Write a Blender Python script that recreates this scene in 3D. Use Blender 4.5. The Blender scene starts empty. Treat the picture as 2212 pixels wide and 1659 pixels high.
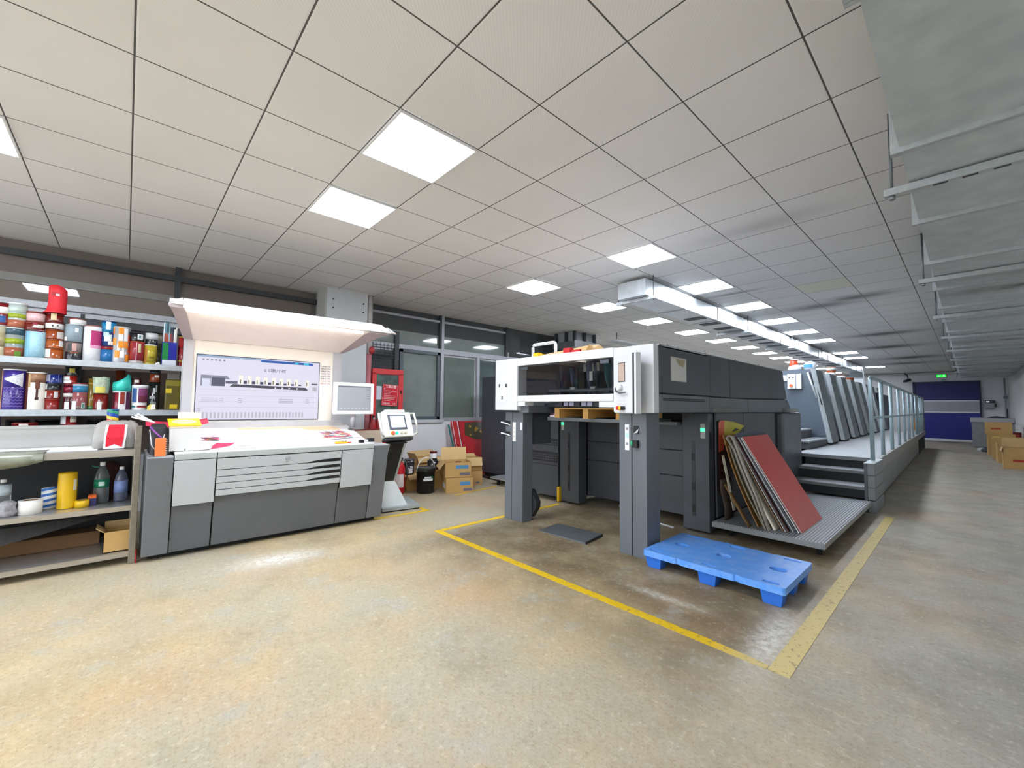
import bpy, bmesh, math, random
from mathutils import Vector, Matrix
random.seed(7)
S = bpy.context.scene
C = bpy.data.collections.new('scene'); S.collection.children.link(C)
PI = math.pi

# ------------------------------------------------------------------ materials
def lin(h):
    h = h.lstrip('#')
    out = []
    for i in (0, 2, 4):
        v = int(h[i:i+2], 16)/255
        out.append(v/12.92 if v <= .04045 else ((v+.055)/1.055)**2.4)
    return out + [1]
_M = {}
def M(hexc, rough=.5, metal=0, n=.06, scale=9, bump=0, spec=.5, emit=0, coat=0, alpha=1, trans=0, stretch=None):
    """Procedural material: a base colour varied by noise, optional fine bump."""
    key = (hexc, rough, metal, n, scale, bump, spec, emit, coat, alpha, trans, stretch)
    if key in _M: return _M[key]
    m = bpy.data.materials.new('mat_' + hexc.strip('#')); m.use_nodes = True
    nt = m.node_tree; b = nt.nodes['Principled BSDF']
    c = lin(hexc)
    b.inputs['Base Color'].default_value = c
    b.inputs['Roughness'].default_value = rough
    b.inputs['Metallic'].default_value = metal
    b.inputs['Specular IOR Level'].default_value = spec
    b.inputs['Alpha'].default_value = alpha
    if trans: b.inputs['Transmission Weight'].default_value = trans
    if coat: b.inputs['Coat Weight'].default_value = coat
    tc = nt.nodes.new('ShaderNodeNewGeometry')
    vec = tc.outputs['Position']
    if stretch:
        mp = nt.nodes.new('ShaderNodeMapping'); mp.inputs['Scale'].default_value = stretch
        nt.links.new(vec, mp.inputs['Vector']); vec = mp.outputs['Vector']
    nz = nt.nodes.new('ShaderNodeTexNoise'); nz.inputs['Scale'].default_value = scale; nz.inputs['Detail'].default_value = 4
    nt.links.new(vec, nz.inputs['Vector'])
    if n:
        mx = nt.nodes.new('ShaderNodeMix'); mx.data_type = 'RGBA'
        mx.inputs[6].default_value = [max(0, v*(1-n*2)) for v in c[:3]] + [1]
        mx.inputs[7].default_value = [min(1, v*(1+n*2)) for v in c[:3]] + [1]
        nt.links.new(nz.outputs['Fac'], mx.inputs[0])
        nt.links.new(mx.outputs[2], b.inputs['Base Color'])
    if bump:
        bp = nt.nodes.new('ShaderNodeBump'); bp.inputs['Strength'].default_value = bump; bp.inputs['Distance'].default_value = .01
        nt.links.new(nz.outputs['Fac'], bp.inputs['Height']); nt.links.new(bp.outputs['Normal'], b.inputs['Normal'])
    if emit:
        b.inputs['Emission Color'].default_value = c; b.inputs['Emission Strength'].default_value = emit
    _M[key] = m
    return m

def LCD(hexc, e=.88):
    """a lit display: black panel that gives off its own light, faintly uneven."""
    key = ('lcd', hexc, e)
    if key not in _M:
        m = M('#08090b', .3, n=.2, scale=3.0001+len(_M)*1e-6); b = m.node_tree.nodes['Principled BSDF']
        b.inputs['Emission Color'].default_value = lin(hexc); b.inputs['Emission Strength'].default_value = e; _M[key] = m
    return _M[key]

# ------------------------------------------------------------------ mesh builder
class MB:
    def __init__(s): s.v = []; s.f = []; s.mi = []; s.sm = []; s.cur = 0
    def mat(s, i): s.cur = i; return s
    def add(s, vs, fs, smooth=False):
        o = len(s.v); s.v += [tuple(p) for p in vs]
        for f in fs: s.f.append([i+o for i in f]); s.mi.append(s.cur); s.sm.append(smooth)
        return s
    def hexa(s, b, t):
        return s.add(list(b)+list(t), [(3,2,1,0),(4,5,6,7),(0,1,5,4),(1,2,6,5),(2,3,7,6),(3,0,4,7)])
    def box(s, x0, x1, y0, y1, z0, z1):
        x0, x1 = min(x0,x1), max(x0,x1); y0, y1 = min(y0,y1), max(y0,y1); z0, z1 = min(z0,z1), max(z0,z1)
        return s.hexa([(x0,y0,z0),(x1,y0,z0),(x1,y1,z0),(x0,y1,z0)], [(x0,y0,z1),(x1,y0,z1),(x1,y1,z1),(x0,y1,z1)])
    def prism(s, poly, axis, a, b):
        """poly: 2-D points (in the two other axes, in xyz order) extruded along axis from a to b."""
        n = len(poly)
        def P(p, t): return {'x': (t,p[0],p[1]), 'y': (p[0],t,p[1]), 'z': (p[0],p[1],t)}[axis]
        vs = [P(p,a) for p in poly]+[P(p,b) for p in poly]
        fs = [list(range(n))[::-1], list(range(n,2*n))]+[(i,(i+1)%n,(i+1)%n+n,i+n) for i in range(n)]
        return s.add(vs, fs)
    def sweep(s, sections, smooth=True, caps=True):
        n = len(sections[0]); vs = [p for q in sections for p in q]; fs = []
        for k in range(len(sections)-1):
            for i in range(n):
                j = (i+1)%n; fs.append((k*n+i, k*n+j, (k+1)*n+j, (k+1)*n+i))
        s.add(vs, fs, smooth)
        if caps:
            o = len(s.v)-len(vs)
            s.f.append([o+i for i in range(n)][::-1]); s.mi.append(s.cur); s.sm.append(False)
            L = len(sections)-1
            s.f.append([o+L*n+i for i in range(n)]); s.mi.append(s.cur); s.sm.append(False)
        return s
    def tube(s, pts, r, seg=10, caps=True):
        pts = [Vector(p) for p in pts]; secs = []
        up = Vector((0,0,1))
        for i, p in enumerate(pts):
            d = (pts[min(i+1,len(pts)-1)]-pts[max(i-1,0)]).normalized()
            a = d.cross(up)
            if a.length < .05: a = d.cross(Vector((1,0,0)))
            a.normalize(); b = a.cross(d).normalized()
            rr = r[i] if isinstance(r, (list, tuple)) else r
            secs.append([p+a*rr*math.cos(2*PI*k/seg)+b*rr*math.sin(2*PI*k/seg) for k in range(seg)])
        return s.sweep(secs, True, caps)
    def lathe(s, prof, c=(0,0,0), seg=28, bands=None):
        """prof: (r,z) upwards; bands: material index per step."""
        secs = [[(c[0]+r*math.cos(2*PI*k/seg), c[1]+r*math.sin(2*PI*k/seg), c[2]+z) for k in range(seg)] for r, z in prof]
        if bands is None: return s.sweep(secs, True, True)
        for i in range(len(prof)-1):
            s.mat(bands[i]); s.sweep([secs[i], secs[i+1]], True, False)
        s.mat(bands[0]); s.add(secs[0], [list(range(seg))[::-1]]); s.mat(bands[-1]); s.add(secs[-1], [list(range(seg))])
        return s
    def patch(s, c, r, a0, a1, z0, z1, t=.0015, seg=8):
        """curved sticker on a cylinder; angles in degrees, 0 = +x, 90 = +y."""
        i = []; o = []
        for k in range(seg+1):
            a = math.radians(a0+(a1-a0)*k/seg); ca, sa = math.cos(a), math.sin(a)
            i.append((c[0]+r*ca, c[1]+r*sa)); o.append((c[0]+(r+t)*ca, c[1]+(r+t)*sa))
        return s.prism(i+o[::-1], 'z', z0, z1)
    def xf(s, m):
        s.v = [tuple(m @ Vector(p)) for p in s.v]; return s

_ORG = {}
def org(o): return _ORG.get(o.name, Vector((0,0,0))) if o is not None else Vector((0,0,0))
def build(name, mb, mats, parent=None, loc=None, bev=0, seg=2, label=None):
    me = bpy.data.meshes.new(name)
    base = Vector(loc) if (parent is None and loc is not None) else org(parent)
    me.from_pydata([tuple(Vector(p)-base) for p in mb.v], [], mb.f)
    me.polygons.foreach_set('use_smooth', mb.sm)
    for m in (mats if isinstance(mats, (list,tuple)) else [mats]): me.materials.append(m)
    me.polygons.foreach_set('material_index', mb.mi)
    bm = bmesh.new(); bm.from_mesh(me); bmesh.ops.recalc_face_normals(bm, faces=bm.faces); bm.to_mesh(me); bm.free()
    me.update()
    o = bpy.data.objects.new(name, me); C.objects.link(o)
    if parent is not None: o.parent = parent
    elif loc is not None: o.location = base
    _ORG[o.name] = base
    if bev:
        b = o.modifiers.new('bevel', 'BEVEL'); b.width = bev; b.segments = seg; b.limit_method = 'ANGLE'; b.angle_limit = math.radians(40)
    if label: o['label'] = label
    return o
def tag(o, label, cat, group=None, kind=None):
    if label: o['label'] = label
    if cat: o['category'] = cat
    if group: o['group'] = group
    if kind: o['kind'] = kind
    return o
def thing(name, label, cat, loc=(0,0,0), group=None):
    o = bpy.data.objects.new(name, None); C.objects.link(o); o.location = loc; o.empty_display_size = .1
    _ORG[o.name] = Vector(loc); return tag(o, label, cat, group)
def struct(name, mb, mats, **k):
    o = build(name, mb, mats, **k); o['kind'] = 'structure'; return o
def dup(root, loc, rz=0, label=None, group=None):
    r = root.copy(); C.objects.link(r); r.location = loc; r.rotation_euler = (0,0,rz)
    if label: r['label'] = label
    if group: r['group'] = group
    for ch in list(root.children):
        c = ch.copy(); C.objects.link(c); c.parent = r
        for g in ch.children:
            d = g.copy(); C.objects.link(d); d.parent = c
    return r
def BX(*a): return MB().box(*a)
ROT = {'+x': Matrix(((0,0,1),(1,0,0),(0,1,0))), '-y': Matrix(((1,0,0),(0,0,-1),(0,1,0))), '-x': Matrix(((0,0,-1),(-1,0,0),(0,1,0))), '+z': Matrix.Identity(3)}
def text(name, body, size, mat, parent, pos, face='+x', align='CENTER', tilt=None, th=.0006, bold=0):
    """lettering as a thin solid mesh, standing at pos on a surface facing 'face'."""
    cu = bpy.data.curves.new(name, 'FONT'); cu.body = body; cu.size = size; cu.align_x = align; cu.align_y = 'CENTER'
    cu.extrude = th; cu.offset = bold; cu.resolution_u = 2
    ob = bpy.data.objects.new('tmp', cu); C.objects.link(ob)
    bpy.context.view_layer.update()
    me = bpy.data.meshes.new_from_object(ob.evaluated_get(bpy.context.evaluated_depsgraph_get()))
    bpy.data.objects.remove(ob); bpy.data.curves.remove(cu)
    R = ROT[face] if isinstance(face, str) else face
    if tilt is not None: R = tilt @ R
    mb = MB(); mb.add([R @ v.co + Vector(pos) for v in me.vertices], [list(p.vertices) for p in me.polygons])
    bpy.data.meshes.remove(me)
    return build(name, mb, mat, parent)
def holes_plate(outer, holes, z0, z1):
    """plate with holes, from a filled 2-D curve."""
    cu = bpy.data.curves.new('t', 'CURVE'); cu.dimensions = '2D'; cu.fill_mode = 'BOTH'; cu.extrude = (z1-z0)/2
    for loop in [outer]+holes:
        sp = cu.splines.new('POLY'); sp.points.add(len(loop)-1); sp.use_cyclic_u = True
        for p, q in zip(sp.points, loop): p.co = (q[0], q[1], 0, 1)
    ob = bpy.data.objects.new('tmp', cu); C.objects.link(ob); bpy.context.view_layer.update()
    me = bpy.data.meshes.new_from_object(ob.evaluated_get(bpy.context.evaluated_depsgraph_get()))
    bpy.data.objects.remove(ob); bpy.data.curves.remove(cu)
    mb = MB(); mb.add([(v.co.x, v.co.y, v.co.z+(z0+z1)/2) for v in me.vertices], [list(p.vertices) for p in me.polygons])
    bpy.data.meshes.remove(me); return mb
def rrect(cx, cy, w, h, r, n=5):
    out = []
    for sx, sy, a0 in ((1,1,0),(-1,1,90),(-1,-1,180),(1,-1,270)):
        for k in range(n+1):
            a = math.radians(a0+90*k/n); out.append((cx+sx*(w/2-r)+r*math.cos(a), cy+sy*(h/2-r)+r*math.sin(a)))
    return out

# ------------------------------------------------------------------ setting
H = 3.167          # suspended ceiling height
WL, WR, YE, YB = -7.1, 1.1, 26.8, -3.2
def node_mat(name):
    m = bpy.data.materials.new(name); m.use_nodes = True
    nt = m.node_tree; L = nt.links
    def N(t, **k):
        n = nt.nodes.new(t)
        for a, b in k.items(): setattr(n, a, b)
        return n
    def math_(op, a, b=None, c=None, clamp=False):
        n = N('ShaderNodeMath', operation=op); n.use_clamp = clamp
        for i, v in enumerate((a, b, c)):
            if v is None: continue
            if isinstance(v, (int, float)): n.inputs[i].default_value = v
            else: L.new(v, n.inputs[i])
        return n.outputs[0]
    def mix(f, a, b):
        n = N('ShaderNodeMix', data_type='RGBA')
        for i, v in ((0, f), (6, a), (7, b)):
            if isinstance(v, str): n.inputs[i].default_value = lin(v)
            elif isinstance(v, (int, float)): n.inputs[i].default_value = v
            else: L.new(v, n.inputs[i])
        return n.outputs[2]
    def noise(scale, detail=4, vec=None, rough=.5):
        n = N('ShaderNodeTexNoise'); n.inputs['Scale'].default_value = scale; n.inputs['Detail'].default_value = detail
        n.inputs['Roughness'].default_value = rough
        if vec is not None: L.new(vec, n.inputs['Vector'])
        return n.outputs['Fac']
    def ramp(f, lo, hi): 
        n = N('ShaderNodeMapRange'); n.inputs[1].default_value = lo; n.inputs[2].default_value = hi; L.new(f, n.inputs[0]); return n.outputs[0]
    g = N('ShaderNodeNewGeometry'); sp = N('ShaderNodeSeparateXYZ'); L.new(g.outputs['Position'], sp.inputs[0])
    return m, nt, N, math_, mix, noise, ramp, g.outputs['Position'], sp.outputs[0], sp.outputs[1], sp.outputs[2]
def ellipse(math_, x, y, cx, cy, sx, sy, tilt=0):
    a = math_('MULTIPLY_ADD', y, -tilt, math_('SUBTRACT', x, cx-tilt*cy))
    dx = math_('DIVIDE', a, sx); dy = math_('DIVIDE', math_('SUBTRACT', y, cy), sy)
    r2 = math_('MULTIPLY_ADD', dx, dx, math_('MULTIPLY', dy, dy))
    return math_('POWER', 2.718, math_('MULTIPLY', r2, -1))
# floor
mf, nt, N, ma, mix, noise, ramp, P, px, py, pz = node_mat('concrete_floor')
big = noise(.55, 5, P, .6); mid = noise(2.3, 6, P, .65); fine = noise(85, 3, P, .7); fine2 = noise(24, 5, P, .75); fine3 = noise(42, 4, P, .8)
aisle = ramp(ma('ADD', px, ma('MULTIPLY', ma('SUBTRACT', big, .5), 2.2)), -1.5, .2)
far = ramp(ma('ADD', py, ma('MULTIPLY', ma('SUBTRACT', mid, .5), 3)), 3.0, 6.0)
grey = ma('MAXIMUM', aisle, ma('MULTIPLY', far, .75))
col = mix(ramp(mid, .3, .7), '#bfac86', '#a2906e')
col = mix(ramp(big, .4, .64), col, '#aca48e')
col = mix(ma('MULTIPLY', ramp(noise(1.7, 6, P, .72), .5, .68), .38), col, '#c4a272')
col = mix(ma('MULTIPLY', grey, .85), col, mix(ramp(mid, .35, .65), '#a8a59c', '#8d8b84'))
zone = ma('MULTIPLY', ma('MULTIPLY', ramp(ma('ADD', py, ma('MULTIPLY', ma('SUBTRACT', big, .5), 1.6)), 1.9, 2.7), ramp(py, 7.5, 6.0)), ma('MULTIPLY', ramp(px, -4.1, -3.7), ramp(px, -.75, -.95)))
col = mix(ma('MULTIPLY', zone, ramp(mid, .2, .6)), col, '#75654b')  # oil-stained floor around the press, with some of its shade painted in
spots = ma('MULTIPLY', ramp(noise(1.2, 6, P, .7), .54, .72), .55)
col = mix(spots, col, '#85775c')
rust = ma('MULTIPLY', ramp(noise(.9, 5, P, .6), .52, .7), .3)
col = mix(rust, col, '#bd8f62')
bl = ma('MULTIPLY', ramp(noise(3.1, 6, P, .7), .55, .7), .65)
col = mix(bl, col, '#a5a69f')
col = mix(ma('MULTIPLY', ramp(fine3, .5, .68), .42), col, '#7c6848')
col = mix(ma('MULTIPLY', ramp(fine, .56, .7), .4), col, '#6f6350')
col = mix(ma('MULTIPLY', ramp(fine2, .55, .72), .4), col, '#e6dcc6')
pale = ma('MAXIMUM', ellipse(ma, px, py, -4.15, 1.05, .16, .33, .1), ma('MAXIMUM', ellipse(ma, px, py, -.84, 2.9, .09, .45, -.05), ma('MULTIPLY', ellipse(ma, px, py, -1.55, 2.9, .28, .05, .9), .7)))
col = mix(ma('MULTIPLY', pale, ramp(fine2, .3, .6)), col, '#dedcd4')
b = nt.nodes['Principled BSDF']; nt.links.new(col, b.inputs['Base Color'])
nt.links.new(ramp(mid, 0, 2.2), b.inputs['Roughness'])
rg = N('ShaderNodeMapRange'); rg.inputs[3].default_value = .42; rg.inputs[4].default_value = .75; nt.links.new(mid, rg.inputs[0]); nt.links.new(rg.outputs[0], b.inputs['Roughness'])
bp = N('ShaderNodeBump'); bp.inputs['Strength'].default_value = .45; bp.inputs['Distance'].default_value = .005
nt.links.new(fine3, bp.inputs['Height']); nt.links.new(bp.outputs[0], b.inputs['Normal'])
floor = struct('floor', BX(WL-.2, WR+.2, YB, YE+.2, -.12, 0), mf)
# worn yellow marking paint
my, nt, N, ma, mix, noise, ramp, P, px, py, pz = node_mat('yellow_marking_paint')
w = noise(26, 6, P, .75); w2 = noise(4, 3, P)
fade = ma('MAXIMUM', ramp(px, -1.05, -.85), ramp(w2, .7, .9))
b = nt.nodes['Principled BSDF']
nt.links.new(mix(ma('MULTIPLY', ramp(w, .56, .62), .9), mix(fade, '#e0b80f', '#cdb878'), '#8d7c58'), b.inputs['Base Color']); b.inputs['Roughness'].default_value = .55
for poly in ([(-3.985,2.522),(-1.1,2.518),(-.765,2.515),(-.765,2.565),(-1.1,2.588),(-3.985,2.594)], [(-.76,2.52),(-.66,2.52),(-.69,7.2),(-.775,7.2)],
             [(-3.985,2.6),(-3.915,2.6),(-3.915,4.55),(-3.985,4.55)], [(-4.89,2.24),(-4.83,2.24),(-4.79,2.98),(-4.86,2.98)],
             [(-5.1,2.93),(-4.85,2.91),(-4.85,2.97),(-5.1,2.98)], [(-5.38,3.75),(-5.34,3.75),(-5.49,4.72),(-5.54,4.72)]):
    build('yellow_line', MB().prism(poly, 'z', .0004, .0024), my, floor)
# ceiling tiles
mc, nt, N, ma, mix, noise, ramp, P, px, py, pz = node_mat('ceiling_tiles')
u = ma('PINGPONG', ma('MULTIPLY_ADD', px, 1/.6, 3.814+40), .5); v = ma('PINGPONG', ma('MULTIPLY_ADD', py, 1/.6, -.921+40), .5)
d = ma('MINIMUM', u, v)
dark = ma('LESS_THAN', d, .0075); rim = ma('LESS_THAN', d, .017)
tone = mix(ramp(noise(.8, 3, P), .3, .7), '#eeecea', '#e4e2df')
wv = N('ShaderNodeTexWave'); wv.bands_direction = 'DIAGONAL'; wv.inputs['Scale'].default_value = 28; wv.inputs['Distortion'].default_value = 1.2
nt.links.new(P, wv.inputs['Vector'])
tone = mix(ma('MULTIPLY', wv.outputs['Fac'], .12), tone, '#b9b5b1')
st = None
sn = ramp(noise(3.5, 6, P, .7), .1, .45)
for cx, cy, sx, sy, k in ((-1.35,4.55,.55,.16,.3), (-1.15,8.55,.42,.2,.8), (-1.75,8.85,.5,.25,.75), (-1.35,13.1,.65,.3,.95), (-1.55,15.9,.75,.4,1), (-1.25,19.5,.7,.5,1), (-1.6,21.8,.8,.5,.8), (-2.45,6.95,.35,.06,.7)):
    e = ma('MULTIPLY', ellipse(ma, px, py, cx, cy, sx, sy, -.2), k)
    st = e if st is None else ma('MAXIMUM', st, e)
tone = mix(ma('MULTIPLY', st, sn), tone, '#38332b')
yel = ma('MULTIPLY', ma('LESS_THAN', ma('ABSOLUTE', ma('SUBTRACT', px, -1.388)), .3), ma('LESS_THAN', ma('ABSOLUTE', ma('SUBTRACT', py, 7.45)), .3))
tone = mix(ma('MULTIPLY', yel, .5), tone, '#e6e0bd')
tone = mix(ma('MULTIPLY', rim, .3), tone, '#eeebe8'); tone = mix(ma('MULTIPLY', dark, .93), tone, '#2b2722')
b = nt.nodes['Principled BSDF']; nt.links.new(tone, b.inputs['Base Color']); b.inputs['Roughness'].default_value = .55
bp = N('ShaderNodeBump'); bp.inputs['Strength'].default_value = .3; bp.inputs['Distance'].default_value = .006
nt.links.new(ramp(d, 0, .02), bp.inputs['Height']); nt.links.new(bp.outputs[0], b.inputs['Normal'])
struct('ceiling', BX(WL-.2, WR+.2, YB, YE+.2, H, H+.1), mc)
# walls
white = M('#dfe0e3', .6, n=.03, scale=2); dirty = M('#cfcfcd', .7, n=.09, scale=1.4, bump=.1)
darkrail = M('#3a3d40', .45); alu = M('#b9bcc1', .45, .3, n=.16, scale=45); steelgrey = M('#5c666b', .4, .2)
struct('wall_left', BX(WL-.2, WL-.06, YB, YE, 0, H).box(WL-.06, WL, 2.9, YE, 0, 1.06).box(WL-.06, WL, 8.6, YE, 1.06, H).box(WL-.06, WL, YB, 2.9, 0, .9), [M('#f0f1f3', .6, n=.03, scale=2)])
struct('wall_right', BX(WR, WR+.2, YB, YE, 0, H), dirty)
struct('wall_end', BX(WL-.2, WR+.2, YE, YE+.2, 0, H), white)
struct('wall_back', BX(WL-.2, WL+.25, YB-.2, YB, 0, H).box(WR-.25, WR+.2, YB-.2, YB, 0, H).box(WL-.2, WR+.2, YB-.2, YB, 3.05, H+.1), M('#c9c4bd', .7, n=.05, scale=1.5))
# unseen open loading door, added behind the camera to let overcast fill light in
d2 = struct('fill_door', BX(WL+.25, WL+.31, YB-.16, YB-.04, 0, 3.05).box(WR-.31, WR-.25, YB-.16, YB-.04, 0, 3.05), M('#8b9094', .4, .3))
build('shutter_roll', MB().tube([(WL+.3, YB-.3, 3.2),(WR-.3, YB-.3, 3.2)], .16, 16), M('#9aa0a4', .4, .4), d2)
struct('ground', BX(-30, 25, -40, YB, -.14, -.02), M('#b5b1aa', .8, n=.08, scale=.8))
struct('trim_1', BX(WL, WR, YE-.12, YE, 3.0, 3.08).box(WL, WR, YE-.3, YE, 3.12, H), [M('#c4c4c2', .5)])
struct('baseboard_right', BX(WR-.012, WR, YB, YE, .0, .9), M('#d9d9d7', .6, n=.07, scale=3))
# glazing along the window wall: dark panes that mirror the ceiling lights
glass_brown = M('#6e645d', .03, n=.05, scale=2, spec=.8, coat=.6); glass_green = M('#8d9892', .06, n=.1, scale=3, spec=.8, coat=.5); glass_dark = M('#4a4e50', .03, n=.06, scale=2, spec=.8, coat=.6)
def window(n, y0, y1, mull, panes, rails):
    f = MB()
    for i, (ya, yb, za, zb) in enumerate(mull): f.box(WL-.055, WL+.012, ya, yb, za, zb)
    for za, zb in rails: f.box(WL-.055, WL+.004, y0, y1, za, zb)
    w = struct('window_%d' % n, f, alu)
    for ya, yb, za, zb, mt in panes: build('window_pane', BX(WL-.045, WL-.035, ya, yb, za, zb), mt, w)
    return w
w1 = window(1, YB, 2.2, [(-2.6,-2.55,.9,H)], [(YB,2.2,3.06,H,glass_brown),(YB,2.2,2.5,2.99,glass_brown),(YB,2.2,.9,2.38,M('#6f6660',.2,n=.06,scale=1.5))], [(2.43,2.5),(2.36,2.41)])
build('rail', BX(WL-.05, WL+.03, YB, 2.2, 2.98, 3.05).box(WL-.05, WL+.03, YB, 2.2, 2.27, 2.35).box(WL-.05, WL+.035, .41, .47, 2.5, H), darkrail, w1)
build('reflected_band', BX(WL-.05, WL-.02, YB, 2.2, 2.70, 2.79), M('#85827f', .4), w1)  # pale band modelled in place of a reflection in the panes
w2 = window(2, 2.9, 4.6, [(4.58,4.65,1.1,H)], [(2.9,4.58,3.06,H,glass_dark),(2.9,4.58,2.76,3.02,glass_dark),(2.9,4.58,2.5,2.76,glass_green),(3.78,4.5,1.13,2.37,glass_green),(2.9,3.7,1.13,2.37,glass_dark)], [(3.02,3.06),(2.41,2.5)])
build('sash', BX(WL-.05, WL+.02, 3.69, 3.75, 1.1, 2.42).box(WL-.05, WL+.02, 4.5, 4.56, 1.1, 2.42).box(WL-.05, WL+.02, 3.69, 4.56, 1.1, 1.16).box(WL-.05, WL+.02, 3.69, 4.56, 2.36, 2.42), steelgrey, w2)
build('post', BX(WL-.05, WL+.03, 3.58, 3.66, 1.1, 2.72), darkrail, w2)
w3 = window(3, 4.65, 6.36, [(5.49,5.56,1.1,2.42),(6.34,6.40,1.1,2.6)], [(4.65,6.34,3.06,H,glass_dark),(4.65,6.34,2.76,3.02,glass_dark),(4.65,6.34,2.47,2.76,glass_green),(4.7,5.45,1.13,2.36,M('#747f78',.06,n=.14,scale=3,spec=.8,coat=.5)),(5.56,6.34,1.13,2.36,M('#5a6767',.06,n=.1,scale=3,spec=.8,coat=.5))], [(3.02,3.06),(2.40,2.5),(1.06,1.13)])
build('post', BX(WL-.05, WL+.02, 6.30, 6.36, 2.5, H).box(WL-.05, WL+.02, 4.54, 4.585, 2.5, H), darkrail, w3)
w4 = window(4, 6.4, 8.6, [(8.55,8.6,1.1,H)], [(6.4,8.55,3.0,H,glass_dark),(6.4,8.55,2.5,3.0,glass_dark),(6.4,8.55,1.13,2.4,glass_dark)], [(2.40,2.5),(1.06,1.13)])
mesh_ = MB()
for i in range(8): mesh_.box(WL+.02, WL+.026, 3.02+.07*i, 3.026+.07*i, 1.97, 2.48)
for i in range(9): mesh_.box(WL+.02, WL+.026, 2.95, 3.58, 2.0+.055*i, 2.006+.055*i)
build('wire_mesh', mesh_, darkrail, w2)
build('sill', BX(WL-.05, WL+.05, 2.9, 4.65, 1.04, 1.1), M('#c9ccd0', .4), w2)
# column clad in white board, with its pipe
col_ = struct('trim_2', BX(-7.04, -6.6, 2.2, 2.84, 0, H), M('#cfd2d4', .55, n=.03))
for yy in (2.29, 2.77):
    for zz in (2.86, 3.0): build('bolt', MB().tube([(-6.605,yy,zz),(-6.59,yy,zz)], .013, 8), M('#2b2b2b'), col_)
build('side_plate', BX(-6.98, -6.62, 2.175, 2.2, 0, H), M('#b5b3ad', .55, n=.05), col_)

# ceiling lights
frame_m = M('#e8e8e8', .4); glow = M('#eaf2ff', .5, n=0, emit=36.0)
def light(label, x, y, g):
    t = thing('ceiling_light', label, 'ceiling light', (x, y, H), g)
    build('diffuser', BX(x-.285, x+.285, y-.285, y+.285, H-.012, H-.002), glow, t)
    f = MB()
    for a in ((x-.298,x-.285,y-.298,y+.298), (x+.285,x+.298,y-.298,y+.298), (x-.285,x+.285,y-.298,y-.285), (x-.285,x+.285,y+.285,y+.298)): f.box(*a, H-.016, H-.001)
    build('frame', f, frame_m, t)
ordn = ['first','second','third','fourth','fifth','sixth','seventh','eighth','ninth','tenth','eleventh','twelfth']
g = 'square panel lights set in the tiled ceiling'
for i, y in enumerate((4.45, 6.25, 8.0, 9.73, 11.47, 13.25, 16.6, 18.36, 22.7)):
    light('bright square ceiling panel, %s along the row on the aisle side of the silver duct' % ordn[i], -2.588, y, g)
for i, y in enumerate((4.45, 6.25, 7.98, 9.77, 11.5, 13.27, 15.0, 16.7, 18.5, 20.3, 22.1, 25.0)):  # last panel sits out of sight, added to brighten the end wall
    light('bright square ceiling panel, %s along the row on the window side of the silver duct' % ordn[i], -4.388, y, g)
light('large bright square ceiling panel above the open floor, nearer of the two there', -2.588, 1.453, g)
light('bright square ceiling panel between the large one and the press console hood', -3.788, 1.453, g)
light('bright square ceiling panel cut off by the picture edge above the ink shelves', -4.388, -.947, g)
for x, y in ((-2.588,-2.15), (-.788,-2.15)):
    light('bright square ceiling panel behind the open floor in front of the press', x, y, g)

# ------------------------------------------------------------------ ducts
galv = M('#a3abad', .38, .55, n=.14, scale=5); galv2 = M('#c3c9cc', .3, .6, n=.1, scale=14); zinc = M('#b3b8ba', .42, .3, n=.1, scale=30)
mg, nt, N, ma, mix, noise, ramp, P, px, py, pz = node_mat('galvanised_duct_skin')
b = nt.nodes['Principled BSDF']
base_ = mix(ramp(noise(7, 5, P), .3, .7), '#c6cdce', '#b3bbbd')
soot = None
for cy, k in ((6.95,1.0), (6.25,.45), (12.0,.8), (17.5,.6)):
    e = ma('MULTIPLY', ellipse(ma, px, py, .6, cy, .75, .16), k); soot = e if soot is None else ma('MAXIMUM', soot, e)
nt.links.new(mix(ma('MULTIPLY', soot, ramp(noise(4,6,P,.7), .25, .6)), base_, '#2d2a25'), b.inputs['Base Color'])
b.inputs['Roughness'].default_value = .42; b.inputs['Metallic'].default_value = .2
t = thing('ventilation_duct', 'wide galvanised ventilation duct hung under the ceiling along the aisle wall', 'duct', (.42, 2.9, 2.7))
k = 0; yb = 2.88-1.21*3
while yb < 24.2:
    build('duct_section', BX(-.2, 1.06, yb+.012, yb+1.198, 2.7, 3.06), mg, t)
    f = BX(-.235, 1.09, yb-.022, yb-.002, 2.672, 3.09).box(-.235, 1.09, yb+.002, yb+.022, 2.672, 3.09)
    build('flange', f, zinc, t)
    if k % 2 == 1:
        ys = yb+.48 if k < 4 else yb+.62
        hr = build('hanger_rail', BX(-.31, 1.09, ys-.022, ys+.022, 2.648, 2.69), zinc, t)
        for j in range(8 if k < 4 else 0): build('slot', BX(-.1+.115*j, -.04+.115*j, ys-.008, ys+.008, 2.645, 2.6485), M('#33373a',.6), hr)
        build('threaded_rod', MB().tube([(-.275,ys,2.62),(-.275,ys,H)], .008, 8), M('#6c7072',.4,.6), hr)
        build('nut', MB().tube([(-.275,ys,2.625),(-.275,ys,2.648)], .017, 6), M('#8b8f91',.4,.6), hr)
    yb += 1.21; k += 1
t = thing('air_duct', 'long silver rectangular air duct hanging from the ceiling over the press', 'duct', (-3.12, 5.1, 2.89))
for i in range(14):
    ya = 5.1+1.2*i
    build('duct_section', BX(-3.34, -2.91, ya, ya+1.19, 2.89, 3.115), galv2, t)
    build('seam', BX(-3.35, -2.90, ya+1.185, ya+1.205, 2.88, 3.12), zinc, t)
secs = []
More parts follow.
